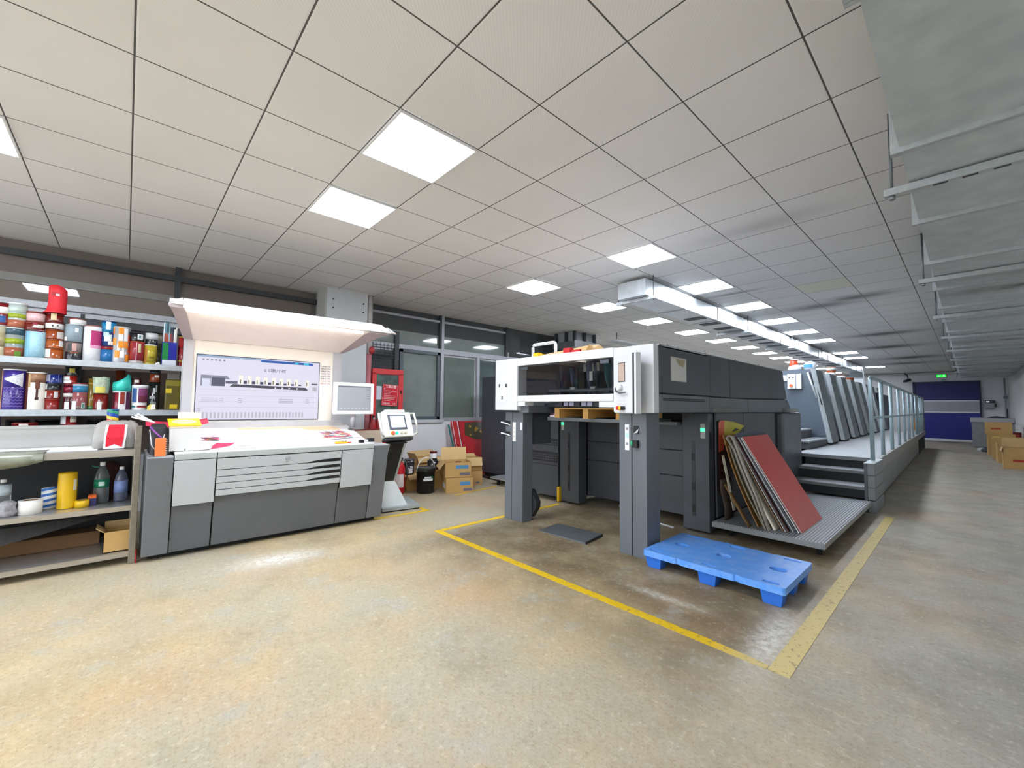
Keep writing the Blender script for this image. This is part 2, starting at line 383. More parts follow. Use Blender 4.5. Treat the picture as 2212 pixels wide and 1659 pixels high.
for k in range(7):
    a = PI/2*k/6; yy = 21.9+.35*math.sin(a)+0; zz = 2.65+.35*math.cos(a)
    o_y, o_z = math.sin(a), math.cos(a)
    secs.append([(x, 21.9+(.24+s*.225)*o_y, 2.655+(.235+s*.225)*o_z) for x, s in ((-3.34,0),(-2.91,0),(-2.91,1),(-3.34,1))])
secs.append([(x, y, 2.3) for x, y, z in secs[-1]])
build('elbow', MB().sweep(secs, False), galv2, t)
gl = M('#2e3336', .5, .3, n=.2)
for i in range(22):
    ya = 7.0+.62*i
    build('vent_slot', BX(-3.28, -2.97, ya, ya+.2, 2.884, 2.8905), gl, t)
hg = build('hanger_rail', BX(-3.44, -2.82, 5.2, 5.24, 2.845, 2.885), zinc, t)
for x in (-3.41, -2.86): build('threaded_rod', MB().tube([(x,5.22,2.83),(x,5.22,H)], .007, 8), M('#6c7072',.4,.6), hg)
for i in range(4):
    ya = 8.8+3.0*i
    hg = build('hanger_rail', BX(-3.44, -2.82, ya, ya+.04, 2.845, 2.885), zinc, t)
    for x in (-3.41, -2.86): build('threaded_rod', MB().tube([(x,ya+.02,2.83),(x,ya+.02,H)], .007, 8), M('#6c7072',.4,.6), hg)
# small duct box behind the delivery hood, and the conduits beyond it
t = thing('duct_box', 'short galvanised duct box hung from ceiling beside the windows behind the hood', 'duct', (-6.5, 8.1, 2.79))
build('box_body', BX(-6.9, -6.21, 7.68, 8.58, 2.79, 2.93), M('#6f7678',.4,.3,n=.1), t)
build('end_cap', BX(-6.21, -6.2, 7.67, 8.59, 2.785, 2.945), zinc, t)
for x, y in ((-6.82,7.72),(-6.5,7.72),(-6.25,7.72),(-6.25,8.1),(-6.25,8.5)): build('support', BX(x-.03, x+.03, y-.03, y+.03, 2.93, H-.003), M('#34383b',.5), t)
build('riser', BX(-6.8, -6.3, 7.76, 8.5, 2.93, H-.003), M('#a9adb0',.5), t)
t = thing('conduit_rack', 'row of thin pale conduits hung under ceiling beyond the press hood', 'pipe', (-5.67, 9, 2.95))
for i in range(3): build('conduit', MB().tube([(-5.8+.13*i, 8.4, 2.95),(-5.8+.13*i, 24, 2.95)], .018, 8), M('#c9ccce',.4), t)
for i in range(5): build('drop_rod', MB().tube([(-5.67, 8.6+2.5*i, 2.93),(-5.67, 8.6+2.5*i, H-.003)], .008, 6), M('#3f4346',.5), t)

# ------------------------------------------------------------------ far end of the hall
blue = M('#20288a', .45, n=.1, scale=3)
d = struct('door_1', BX(-1.76, -1.68, YE-.12, YE, 0, 2.68).box(.28, .34, YE-.12, YE, 0, 2.68).box(-1.76, .34, YE-.12, YE, 2.62, 2.68), M('#24264f',.5))
build('curtain', BX(-1.68, .28, YE-.06, YE-.02, 1.84, 2.62), M('#1b2068',.5,n=.08,scale=2), d)
build('curtain', BX(-1.68, .28, YE-.06, YE-.02, .14, 1.29), blue, d)
build('vision_strip', BX(-1.68, .28, YE-.055, YE-.025, 1.34, 1.80), M('#9a9aa6',.3,n=.08,scale=2), d)
for za, zb in ((1.80,1.84), (1.29,1.34), (.04,.14)): build('stiffener_bar', BX(-1.68, .28, YE-.075, YE-.02, za, zb), M('#e6e7ee',.4), d)
t = thing('exit_sign', 'green lit exit sign on end wall above the blue roll door', 'sign', (-.82, YE, 2.93))
build('housing', BX(-.99, -.65, YE-.05, YE, 2.86, 3.0), M('#6f7a72',.4), t)
build('lit_face', BX(-.97, -.67, YE-.056, YE-.05, 2.875, 2.985), M('#18d838', .4, n=.1, scale=12, emit=1.1), t)
build('arrow', MB().prism([(-.94,2.93),(-.89,2.965),(-.89,2.94),(-.84,2.94),(-.84,2.92),(-.89,2.92),(-.89,2.895)], 'y', YE-.058, YE-.056), M('#d9ffe0',.4,emit=.8), t)
build('runner', MB().prism([(-.78,2.885),(-.75,2.92),(-.77,2.95),(-.74,2.975),(-.71,2.95),(-.73,2.92),(-.70,2.885),(-.74,2.91)], 'y', YE-.058, YE-.056), M('#d9ffe0',.4,emit=.8), t)
t = thing('security_camera', 'small dark security camera on bent bracket high on the end wall', 'camera', (-2.0, YE, 2.95))
build('bracket', MB().tube([(-2.0,YE,3.1),(-2.0,YE-.2,3.06),(-1.92,YE-.35,3.02),(-1.88,YE-.4,2.9),(-1.9,YE-.4,2.8)], .025, 8), M('#33373c',.4), t)
build('camera_body', MB().tube([(-1.82,YE-.34,2.78),(-2.0,YE-.58,2.7)], [.07,.055], 10), M('#22262c',.3), t)
t = thing('smoke_detector', 'tiny grey round alarm unit on end wall beneath the exit sign', 'alarm', (-.75, YE, 2.72))
build('alarm_body', MB().tube([(-.75,YE,2.74),(-.75,YE-.05,2.74)], .07, 12), M('#8a8f93',.4), t)
t = thing('time_clock', 'grey wall time clock with dark top on the end wall by the blue door', 'time clock', (.56, YE, 1.7))
build('clock_body', BX(.44, .7, YE-.13, YE, 1.5, 1.72).box(.44, .68, YE-.11, YE, 1.45, 1.5), M('#8f9296',.4), t, bev=.02)
build('clock_head', BX(.43, .72, YE-.14, YE, 1.72, 1.84), M('#1d2130',.3), t, bev=.01)
build('clock_display', BX(.47, .56, YE-.145, YE-.14, 1.75, 1.79), M('#e9efff',.3,emit=1), t)
build('side_slot', BX(.70, .76, YE-.1, YE, 1.55, 1.68), M('#26282c',.4), t)
t = thing('metal_counter', 'grey metal counter cabinet standing in the far corner beside the blue door', 'cabinet', (.55, 24.2, 0))
build('cabinet_body', BX(.02, WR-.01, 24.0, 24.7, .02, .95), M('#8d8e90',.45,.2,n=.08), t)
build('counter_top', BX(-.01, WR-.01, 23.94, 24.72, .95, 1.12), M('#a8a9ab',.4,.3,n=.06), t, bev=.006)
t = thing('desk_phone', 'black handset with upright stick lying on the far grey counter', 'phone', (.72, 24.2, 1.12))
build('cradle', MB().prism([(.42,1.12),(.98,1.12),(.82,1.17),(.66,1.19),(.54,1.17)], 'y', 24.1, 24.35), M('#15161a',.4), t)
build('stick', BX(.92, .96, 24.18, 24.24, 1.12, 1.46), M('#15161a',.4), t)
t = thing('wall_pipe', 'thin upright pipe in the far corner between end wall and aisle wall', 'pipe', (1.02, YE-.12, 0))
build('pipe', MB().tube([(1.0,YE-.12,0),(1.0,YE-.12,2.75)], .03, 8), M('#8d9499',.4), t)
build('clamp', BX(.95, 1.06, YE-.18, YE, 1.9, 2.0), M('#747b80',.4), t)

# ------------------------------------------------------------------ cardboard boxes
kraft = M('#c09a5f', .75, n=.06, scale=6); kraft_d = M('#a57f48', .8, n=.06, scale=6); kraft_in = M('#d0b07a', .8, n=.05, scale=6)
tape = M('#b8863f', .3, n=.05)
def carton(label, loc, w, d, h, rz=0, open_=False, flaps=(), marks=None, group=None, col=kraft):
    """w along local x, d along local y; the printed face is local -y."""
    t = thing('cardboard_box', label, 'box', (0,0,0), group)
    m = MB()
    if open_:
        m.box(-w/2, w/2, -d/2, d/2, 0, .006)
        for a in ((-w/2,w/2,-d/2,-d/2+.006), (-w/2,w/2,d/2-.006,d/2), (-w/2,-w/2+.006,-d/2,d/2), (w/2-.006,w/2,-d/2,d/2)): m.box(*a, 0, h)
    else: m.box(-w/2, w/2, -d/2, d/2, 0, h)
    build('carton', m, col, t, bev=0 if open_ else .004)
    for side, ang, ln in flaps:
        a = math.radians(ang); c, s = math.cos(a)*ln, math.sin(a)*ln; q = .005
        if side in 'FB':
            sg = -1 if side == 'F' else 1; y0 = sg*d/2
            poly = [(y0,h),(y0+sg*c,h+s),(y0+sg*c,h+s+q),(y0,h+q)]
            build('flap', MB().prism(poly, 'x', -w/2+.003, w/2-.003), kraft_in, t)
        else:
            sg = -1 if side == 'L' else 1; x0 = sg*w/2
            poly = [(x0,h),(x0+sg*c,h+s),(x0+sg*c,h+s+q),(x0,h+q)]
            build('flap', MB().prism(poly, 'y', -d/2+.003, d/2-.003), kraft_in, t)
    if not open_: build('tape', BX(-w/2-.001, w/2+.001, -.03, .03, h-.0005, h+.001).box(-w/2-.0012, -w/2, -.03, .03, h-.07, h), tape, t)
    for x0, x1, z0, z1, mm in (marks or ()): build('print', BX(x0, x1, -d/2-.0012, -d/2, z0, z1), mm, t)
    t.location = loc; t.rotation_euler = (0,0,rz); _ORG[t.name] = Vector(loc)
    return t
redp = M('#b23a2c', .6); bluep = M('#4f86b5', .6, n=.12, scale=60); greyp = M('#6e6a74', .7); whitep = M('#ecebe8', .6, n=.03)
fb = 'boxes in the row along the aisle wall'
carton('open cardboard box with flap raised, nearest in the row by the aisle wall', (.80,15.8,0), .6, .5, .5, .02, True, (('B',88,.2),('L',-70,.1)), [(-.16,.1,.17,.23,redp)], fb)
carton('lower cardboard box directly behind the nearest open one by the aisle wall', (.72,17.4,0), .55, .45, .52, .05, False, (), [(-.12,.1,.22,.27,redp)], fb)
carton('cardboard box with yellow slip on its lid, mid row by the aisle wall', (.70,18.7,0), .62, .55, .62, -.03, False, (), [(-.1,.15,.3,.34,redp)], fb)
carton('cardboard box at the bottom of the far stack by the aisle wall', (.62,20.2,0), .56, .5, .66, .04, False, (), [(-.14,.06,.3,.34,kraft_d)], fb)
carton('taped cardboard box topmost of the far stack by the aisle wall', (.58,20.2,.663), .56, .46, .36, -.02, False, (), [(-.16,.05,.14,.18,redp)], fb)
carton('small cardboard box at the picture edge, in front of the aisle wall row', (.93,12.9,0), .32, .4, .24, 0, False, (), (), fb)
y_ = thing('paper_slip', 'yellow paper slip lying on a cardboard box by the aisle wall', 'paper', (.5,18.6,.624))
build('slip', BX(.43,.56,18.46,18.72,.6235,.628), M('#e8d23c',.6), y_)
t = thing('red_bucket', 'dull red round bucket between the far boxes and the aisle wall', 'bucket', (.965, 21.2, 0))
build('pail', MB().lathe([(.10,0),(.12,.66)], (.965,21.2,.0), 16), M('#a83c3a',.5), t)
build('rim', MB().lathe([(.123,.66),(.123,.7),(.11,.7)], (.965,21.2,0), 16), M('#7d2f2c',.5), t)
t = thing('paper_pile', 'crumpled white paper pile on floor before the far grey counter', 'paper', (.35, 22.2, 0))
pts = [(.12,22.0),(.42,21.8),(.6,22.1),(.5,22.6),(.2,22.7)]
build('sheets', MB().prism(pts, 'z', 0, .07), M('#dfe2e6',.7), t)
build('dark_bag', MB().lathe([(.12,0),(.16,.05),(.1,.13),(.02,.16)], (.35,21.4,0), 10), M('#3c4450',.6), t)

# ------------------------------------------------------------------ ink rack with tins
shelfm = M('#b9bfc3', .5, .25, n=.14, scale=22); postm = M('#3b3e42', .5)
t = thing('storage_rack', 'steel shelf rack full of ink tins behind the stainless bench', 'shelf', (-6.1, -.3, 0))
for zt in (1.77, 1.285, .80):
    sh = build('shelf', BX(-6.4, -5.86, -1.7, .47, zt-.02, zt).box(-5.875, -5.85, -1.7, .47, zt-.058, zt), shelfm, t)
for x, y in ((-5.88,.475), (-6.38,.475), (-6.38,-.38), (-6.38,-1.6), (-5.88,-1.7)):
    build('post', BX(x-.018, x+.018, y-.016, y+.016, 0, 2.3 if x < -6 else 1.8), postm if x < -6 else shelfm, t)
build('wire_hook', MB().tube([(-5.85,.44,1.2),(-5.85,.44,1.83),(-5.85,.452,1.85),(-5.85,.466,1.83)], .006, 6), M('#dcdad2',.4), t)
build('back_panel', BX(-6.42, -6.4, -1.7, .47, .8, 1.27).box(-6.42,-6.4,-1.7,.47,1.29,1.71), M('#7a6a60',.7,n=.06,scale=2), t)

def can(name, label, y, r, z0, z1, col, lid=None, bands=(), stickers=(), x=-6.0, cat='tin', rough=.3, group=None, lidh=.012, taper=1.0):
    """a tin: body, rim/lid, coloured bands (z fractions) and stickers (angles, z fractions)."""
    t = thing(name, label, cat, (x, y, z0), group); h = z1-z0
    def deep(c):          # ink tins are strongly coloured lacquer: darken saturated hues only
        r_, g_, b_ = (int(c[i:i+2], 16) for i in (1, 3, 5)); sat = (max(r_,g_,b_)-min(r_,g_,b_))/max(1, max(r_,g_,b_))
        k = 1-.26*min(1, sat*1.3)
        return '#%02x%02x%02x' % (int(r_*k), int(g_*k), int(b_*k))
    col = deep(col) if isinstance(col, str) else col; lid = deep(lid) if lid else lid
    bands = [(a, b, deep(c)) for a, b, c in bands]; stickers = [(a, b, p, q, deep(c)) for a, b, p, q, c in stickers]
    build('body', MB().lathe([(r*.985*taper,0),(r*taper,.004),(r,h-lidh-.002)], (x,y,z0), 24), col if not isinstance(col, str) else M(col, rough*.75, n=.07, scale=30, coat=.4), t)
    lm = M(lid, .3, n=.04) if lid else M('#8f8f8d', .3, .6)
    build('lid', MB().lathe([(r*1.02,h-lidh-.002),(r*1.03,h-lidh/2),(r*1.02,h-.002),(r*.9,h-.001),(r*.88,h-.004)], (x,y,z0), 24), lm, t)
    for f0, f1, c in bands: build('band', MB().lathe([(r*(taper+(1-taper)*f0)+.0012,h*f0),(r*(taper+(1-taper)*f1)+.0012,h*f1)], (x,y,z0), 24), M(c, rough, n=.12, scale=55, coat=.2), t)
    for a0, a1, f0, f1, c in stickers: build('sticker', MB().patch((x,y), r+.0015, a0, a1, z0+h*f0, z0+h*f1), M(c, .5, n=.22, scale=95), t)
    return t
A, Bz = 1.77, 1.285
can('ink_tin', 'dark red ink tin with white sticker at the cut-off end of the top shelf', -.875, .055, 2.06, 2.265, '#a5242a', '#7b1c1c', ((.5,.8,'#e4e0da'),), ((-40,30,.1,.4,'#2f6fc0'),))
can('ink_jar', 'pale cream jar at the cut-off end of the top shelf', -.885, .05, A, 2.06, '#c9c2a0', '#d8d6d0', ((.3,.75,'#b9a980'),))
can('plastic_jar', 'clear plastic jar with yellow-green band and orange ink, lower of two on top shelf', -.79, .06, A, 2.045, M('#8f9691',.15,n=.1,scale=30), '#c5cbc9', ((0,.32,'#c96a45'),(.45,.62,'#c6dc1e'),(.75,1,'#3e5e6c')), ((10,50,.02,.2,'#7fae2a'),))
can('plastic_jar', 'clear plastic jar with yellow-green band, upper of two on the top shelf', -.785, .063, 2.046, 2.276, M('#aab5b0',.12,n=.1,scale=30), '#d5dcda', ((0,.3,'#cf7452'),(.38,.55,'#c9dd24'),(.6,.85,'#b9cbbf')))
can('ink_tin', 'tall tin wrapped in pale blue paper on the top shelf', -.658, .066, A, 2.036, '#a9dcec', '#8f2d26', ((.02,1,'#b3e2f0'),), ((-70,-30,.05,.95,'#8fd0e6'),), rough=.6)
can('ink_tin', 'dark red tin with torn label resting on the pale blue tin', -.672, .068, 2.037, 2.112, '#8c1f1c', '#a8342a', (), ((0,60,.3,.7,'#ece3d6'),(-5,20,.6,.9,'#c72a4a'),))
can('ink_tin', 'pink banded tin topmost of the stack on the pale blue tin', -.668, .063, 2.113, 2.214, '#b5655c', '#9c3e33', ((.1,.8,'#eec3c4'),))
can('ink_tin', 'bright orange tin with white slip, bottom of the orange stack on top shelf', -.534, .061, A, 1.876, '#d9661a', '#b8521a', (), ((-70,-20,.15,.9,'#e6dcd6'),))
can('ink_tin', 'bright orange tin second up in the orange stack on top shelf', -.534, .061, 1.877, 1.966, '#dd6b1c', '#b8521a', (), ((30,65,.2,.85,'#e3dcd8'),))
can('ink_tin', 'darker orange tin third up in the orange stack on top shelf', -.54, .061, 1.967, 2.06, '#c25318', '#96401a', (), ((20,75,.05,.75,'#cfc3bd'),))
can('ink_tin', 'tin with wide white label fourth up in the orange stack on top shelf', -.545, .062, 2.061, 2.13, '#9a3524', '#8f2f22', ((.05,.95,'#e6e2dc'),), ((-10,0,.3,.6,'#4b4744'),(20,30,.4,.6,'#4b4744')))
can('ink_tin', 'dark red tin with cream sticker under the red paper bag', -.545, .061, 2.131, 2.214, '#8e241c', '#7a1f18', (), ((-20,15,.2,.95,'#ead9a8'),))
t = thing('paper_bag', 'tall bright red paper wrap standing on top of the orange tin stack', 'bag', (-6.0,-.535,2.215))
secs = []
for z, rr, dx in ((2.217,.078,.02),(2.24,.068,.008),(2.3,.062,0),(2.42,.063,0),(2.47,.063,.002)):
    secs.append([(-6.0+rr*(1+.03*math.sin(3*a*PI/12))*math.cos(a*PI/12)+dx, -.535+rr*1.03*math.sin(a*PI/12)-dx*.6, z+(.016*math.sin(a*PI/12+2.4) if z > 2.45 else 0)+(.01*math.cos(a*PI/6) if z > 2.45 else 0)) for a in range(24)])
build('wrap', MB().sweep(secs, True), M('#d8202e', .6, n=.06, scale=12), t)
build('label', MB().patch((-6.0,-.535), .0635, -40, 10, 2.385, 2.42), M('#a81522',.5), t)
build('white_mark', MB().patch((-6.0,-.535), .0650, -8, 14, 2.384, 2.405), M('#efdcdc',.5,n=.3,scale=90), t)
can('ink_tin', 'black tin with spotted pink label at the bottom of the grey stack', -.408, .056, A, 1.955, '#26272b', '#4a3a38', ((.45,.95,'#8b7d7a'),), ((-40,-10,.5,.9,'#3a3436'),(-5,25,.5,.92,'#d8a79f'),(-20,45,.38,.44,'#c8603c')))
can('ink_tin', 'grey paper-wrapped tin on the black spotted tin, top shelf', -.412, .06, 1.956, 2.125, '#8fa0aa', '#9aa7ae', ((0,1,'#93a4ae'),), ((10,35,.55,.8,'#e9edef'),(-75,-40,.03,.25,'#e8e8e4')), rough=.6)
can('ink_tin', 'shallow white lidded tin topmost of the grey stack', -.39, .06, 2.126, 2.19, '#e4e4e2', '#b04a30', ((.1,.9,'#e9e9e8'),), ((-85,-60,.1,.9,'#a3471f'),))
can('ink_tin', 'tall white paper wrapped tin with magenta patch on the top shelf', -.276, .067, A, 2.135, '#eef0f2', '#b06a60', ((0,.99,'#f1f2f3'),), ((-10,70,.45,.85,'#ea2f8a'),(-10,25,.85,.95,'#f4f4f5'),(-10,70,.36,.45,'#f3a9cf')), rough=.55)
can('ink_tin', 'tall blue printed tin with white scrolls on the top shelf', -.163, .055, A, 2.2, '#1b6fc4', '#20306e', ((.72,.95,'#1fa9e6'),(.38,.72,'#1a4f9f'),(.3,.38,'#b81c2c'),(0,.3,'#2189d8')), ((-30,25,.5,.66,'#dcebf5'),(-40,5,.62,.72,'#bfe0f2'),(0,40,.42,.5,'#e6f0f7'),(-20,15,.78,.97,'#e5eef4')))
c_ = can('ink_tin', 'silver tin checked with orange squares on the top shelf', -.068, .07, A, 2.15, M('#b5b4b4',.25,.3,n=.1), '#c9c9c9', (), ())
for a0, f0 in ((-75,.8),(-15,.8),(-60,.5),(-15,.42),(20,.42),(-35,.15),(35,.05),(55,.3),(48,.62)):
    build('orange_square', MB().patch((-6.0,-.068), .0715, a0, a0+32, A+.37*f0, A+.37*(f0+.19)), M('#ee8a12' if a0 < 40 else '#d8501c',.35), c_)
for a0, f0 in ((18,.8),(-15,.62),(20,.62),(-2,.15)): build('white_square', MB().patch((-6.0,-.068), .0715, a0, a0+28, A+.37*f0, A+.37*(f0+.18)), M('#ecebea',.35), c_)
can('ink_tin', 'red printed tin with silver base on the top shelf', .06, .062, A, 2.012, '#b8202c', '#d8562a', ((0,.14,'#b9b3b0'),(.14,.95,'#c42f42')), ((10,30,.5,.9,'#d9cfa2'),(-5,0,.05,.95,'#f0c9cf'),(-60,-35,.2,.95,'#d0402a')))
can('ink_jar', 'black lidded jar with white sticker on the red printed tin', .055, .062, 2.013, 2.11, '#191a1d', '#232427', (), ((5,50,.2,.75,'#dfe6e6'),(15,30,.3,.65,'#3f7f86')))
can('ink_tin', 'yellow printed tin with torn white rim on the top shelf', .172, .053, A, 1.99, '#e8cf2a', '#f0efe8', ((.1,.95,'#ecd430'),), ((-60,-30,.1,.8,'#e08d28'),(-10,30,.3,.4,'#8f7a20')))
can('ink_jar', 'black jar with silver paper on its top, standing on the yellow tin', .176, .053, 1.991, 2.115, '#1c1d1f', '#b9bcbd', ((.45,.95,'#bfc2c2'),), ())
can('ink_tin', 'narrow olive green tin half hidden behind the yellow tin', .235, .035, A, 2.1, '#5f6b2e', '#a8aa90', ((.75,1,'#c9c7b4'),(.3,.45,'#97a04a')), (), x=-6.1)
t = thing('pen_cup', 'navy and green square cup full of pens at the end of top shelf', 'pen cup', (-6.0,.33,A))
build('cup', BX(-6.06, -5.94, .265, .39, A, 2.03), M('#1d2290',.3), t)
build('green_panel', BX(-5.94, -5.938, .268, .318, A+.06, 2.02), M('#137a3c',.3), t)
build('white_label', BX(-5.94, -5.9375, .27, .388, A+.005, A+.06), M('#d8dbe4',.5,n=.1,scale=60), t)
for i, (yy, zz, c) in enumerate(((.275,2.25,'#c9d6de'),(.29,2.24,'#5f8fa0'),(.305,2.26,'#3f5f6c'),(.32,2.22,'#7fa3ad'),(.345,2.2,'#2f3f52'),(.365,2.18,'#e8e8e8'),(.378,2.2,'#d4d0c6'))):
    build('pen', MB().tube([(-5.99,yy,1.9),(-5.985+.005*i,yy+.004,zz)], .007, 8), M(c,.35), t)
build('red_slip', BX(-5.985, -5.975, .28, .36, 2.03, 2.13), M('#8e3a2c',.5,n=.2,scale=70), t)
can('spray_can', 'slim red spray can with yellow cap at the end of top shelf', .43, .026, A, 2.11, '#c01f28', '#d8b02a', ((.15,.2,'#e3c23a'),(.6,.62,'#7c1216')), (), cat='can')
t = thing('paper_scrap', 'crumpled white paper scrap on lip of the top shelf', 'paper', (-5.9,.235,A))
build('scrap', MB().hexa([(-5.93,.21,A),(-5.88,.215,A),(-5.88,.25,A),(-5.92,.255,A)], [(-5.92,.215,A+.02),(-5.885,.22,A+.015),(-5.89,.245,A+.028),(-5.915,.25,A+.018)]), M('#ece9e4',.7), t)
# middle shelf
c_ = can('ink_tin', 'purple wrapped tin with white triangle pattern on the middle shelf', -.772, .072, Bz, 1.66, '#4a31a0', '#e6e2ea', ((.55,.97,'#4f38ad'),), ((-95,-62,.02,.95,'#d39a86'),))
tr = MB()
for k in range(12):
    a0, a1 = -45+8*k, -45+8*(k+1); P_ = lambda a, z: (-6.0+.0752*math.cos(math.radians(a)), -.772+.0752*math.sin(math.radians(a)), z)
    h0, h1 = .005+.0062*k, .005+.0062*(k+1)
    tr.add([P_(a0,1.565-h0*.9), P_(a1,1.565-h1*.9), P_(a1,1.565+h1*.75), P_(a0,1.565+h0*.75)], [(0,1,2,3)])
build('triangle', tr, M('#dfe4f2',.5,n=.3,scale=85), c_)
for k in range(7): build('wave_line', MB().tube([(-6.0+.0745*math.cos(math.radians(a)), -.772+.0745*math.sin(math.radians(a)), 1.315+.028*k+.006*math.sin(a*.35+k)) for a in range(-50,62,6)], .0018, 5), M('#a58ae0',.5), c_)
c_ = can('ink_tin', 'white wrapped tin with brown drip pattern on the middle shelf', -.635, .066, Bz, 1.64, '#eee7da', '#f4f0ea', ((.72,.97,'#b5835f'),), ((-95,-42,.0,.97,'#6f3429'),(0,25,.55,.8,'#8a5138'),(5,18,.33,.56,'#5f352c'),(2,22,.26,.33,'#4a2a24'),(-42,-28,.6,.95,'#d9b27c')), rough=.5)
can('ink_tin', 'red tin at the bottom of the blue-topped stack, middle shelf', -.527, .05, Bz, 1.386, '#b3231c', '#c83424', (), ())
can('ink_tin', 'red tin with two white slips second up under the black tin', -.527, .053, 1.387, 1.472, '#a9261a', '#c0441f', (), ((-60,-38,.15,.85,'#e6ded6'),(15,45,.15,.85,'#e9e6e2')))
can('ink_tin', 'flat black tin under the blue tin on the middle shelf', -.522, .053, 1.473, 1.539, '#1d2022', '#2c3033', (), ((-75,-45,.1,.85,'#b9bab8'),))
can('ink_tin', 'blue tin topmost of its stack on the middle shelf', -.52, .055, 1.54, 1.63, '#24399c', '#1c2c7a', (), ((-70,-25,.15,.9,'#8f94a8'),(30,34,.1,.95,'#7f93d8')))
can('ink_tin', 'crimson tin lower part of the black stack on the middle shelf', -.41, .046, Bz, 1.535, '#5c1420', '#8a1f2e', ((.7,.9,'#b01c3c'),(.5,.64,'#d9d2cc')), ((-40,0,.02,.3,'#d5d5d3'),))
can('ink_tin', 'red and white tin under the black topped tin, middle shelf', -.412, .046, 1.536, 1.617, '#c8281f', '#d83a28', (), ((-80,10,.1,.45,'#ebe6e2'),(-80,-5,.5,.9,'#e6e2de')))
can('ink_tin', 'black tin with yellow badge topmost on the middle shelf', -.403, .052, 1.618, 1.715, '#131314', '#1a1a1b', (), ((-20,22,.3,.75,'#d8c03a'),))
can('ink_jar', 'clear reddish jar with bright blue lid band on the middle shelf', -.345, .06, Bz, 1.55, M('#8c4b4d',.15,n=.15,scale=20), '#b8303a', ((.66,.88,'#3aa5dc'),(.88,.96,'#b9d4de'),(0,.15,'#7a5b5a')), ((-50,-15,.0,.32,'#dfe9f0'),(20,45,.05,.26,'#b9cfc6'),(26,40,.08,.22,'#2e8f6c')))
can('ink_tin', 'slim mustard tin beside the blue lidded jar', -.26, .028, Bz, 1.6, '#9c7a1a', '#b08a22', ((.8,.86,'#c99a22'),(0,.12,'#2f7a3f')), ())
can('ink_tin', 'dark red tin under the map-printed paper wrap', -.193, .057, Bz, 1.45, '#a02418', '#8c1e14', (), ((-20,12,.0,.5,'#ece8d8'),))
t = thing('paper_wrap', 'grey-green map-like printed paper wrap on top of dark red tin', 'paper', (-6.0,-.195,1.452))
secs = [[(-6.0+r_*math.cos(a*PI/10), -.195+r_*math.sin(a*PI/10), z+(.006*math.sin(a*1.3) if z > 1.6 else 0)) for a in range(20)] for z, r_ in ((1.453,.058),(1.5,.062),(1.615,.066))]
build('wrap', MB().sweep(secs, False), M('#b3bfa8',.6,n=.3,scale=55), t)
build('yellow_corner', MB().patch((-6.0,-.195), .0665, -35, 30, 1.455, 1.52), M('#d6c95e',.6,n=.15,scale=40), t)
can('ink_tin', 'crimson and white printed tin under the turquoise plastic bag', -.037, .068, Bz, 1.478, '#b01e3c', '#e8e4e4', (), ((-18,-8,.0,.98,'#ece9e8'),(-6,22,.35,.95,'#c23a24'),(-6,22,.0,.3,'#d8d6d6'),(22,30,0,.98,'#e4dfe2'),(32,70,.0,.98,'#6f1c58'),(-62,-48,.2,.9,'#3a1218')))
t = thing('plastic_bag', 'turquoise plastic bag crumpled over a printed tin on the middle shelf', 'bag', (-6.0,-.037,1.48))
secs = [[(-6.0+r_*math.cos(a*PI/12)*(1+.05*math.sin(a*2.1)), -.037+r_*math.sin(a*PI/12)*(1+.04*math.cos(a*1.7))+s_, z+dz*(.5+.5*math.sin(a*PI/12-.1))) for a in range(24)] for z, r_, s_, dz in ((1.48,.07,0,0),(1.53,.074,0,0),(1.57,.07,.002,.03),(1.58,.045,.012,.075),(1.6,.012,.03,.06))]
build('bag', MB().sweep(secs, True), M('#35c4b4',.3,n=.15,scale=25,bump=.3), t)
can('ink_tin', 'orange tin in shade behind the turquoise bag', -.055, .042, Bz, 1.71, '#9a3a14', '#7a2c10', (), (), x=-6.2)
can('plastic_bucket', 'white bucket with blue and purple print on the middle shelf', .105, .068, Bz, 1.55, '#e9e9ea', '#eceef0', ((.12,.16,'#e9e9ea'),), ((-55,-22,.3,.86,'#1f62b4'),(-10,62,.3,.86,'#a34a86'),(-10,62,.3,.55,'#c04a5c'),(-60,-30,.1,.17,'#1f8a98'),(-15,55,.1,.17,'#b8242e')), cat='bucket', taper=.9, lidh=.03)
can('ink_tin', 'small dark red tin with white smear on the white bucket', .075, .04, 1.551, 1.625, '#5e1412', '#481010', (), ((-25,25,.3,.7,'#e8ddd4'),))
can('ink_tin', 'tall black tin with white lettering bars on the middle shelf', .222, .048, Bz, 1.6, '#17191a', '#a34a20', (), ((-15,5,.55,.75,'#b9bcbc'),(10,25,.6,.85,'#8f9494'),(-50,10,.38,.47,'#9aa09c'),(-40,20,.15,.28,'#6f7672')))
can('ink_tin', 'orange tin with white slit on the tall black tin', .222, .046, 1.601, 1.72, '#b04a18', '#20262c', ((.6,.95,'#2b343a'),), ((-5,40,.3,.5,'#f0f0f0'),))
t = thing('paper_scrap', 'yellow-white crumpled paper at the foot of the tall black tin', 'paper', (-5.92,.21,Bz))
build('scrap', MB().hexa([(-5.93,.165,Bz),(-5.89,.17,Bz),(-5.885,.23,Bz),(-5.92,.24,Bz)], [(-5.92,.17,Bz+.04),(-5.9,.19,Bz+.06),(-5.895,.225,Bz+.062),(-5.915,.235,Bz+.045)]), M('#d5c25c',.6,n=.2,scale=25), t)
build('white_fold', MB().hexa([(-5.886,.195,Bz+.002),(-5.882,.2,Bz+.002),(-5.882,.235,Bz+.01),(-5.886,.235,Bz+.01)], [(-5.886,.2,Bz+.055),(-5.882,.205,Bz+.055),(-5.882,.228,Bz+.06),(-5.886,.232,Bz+.06)]), M('#efece4',.6), t)
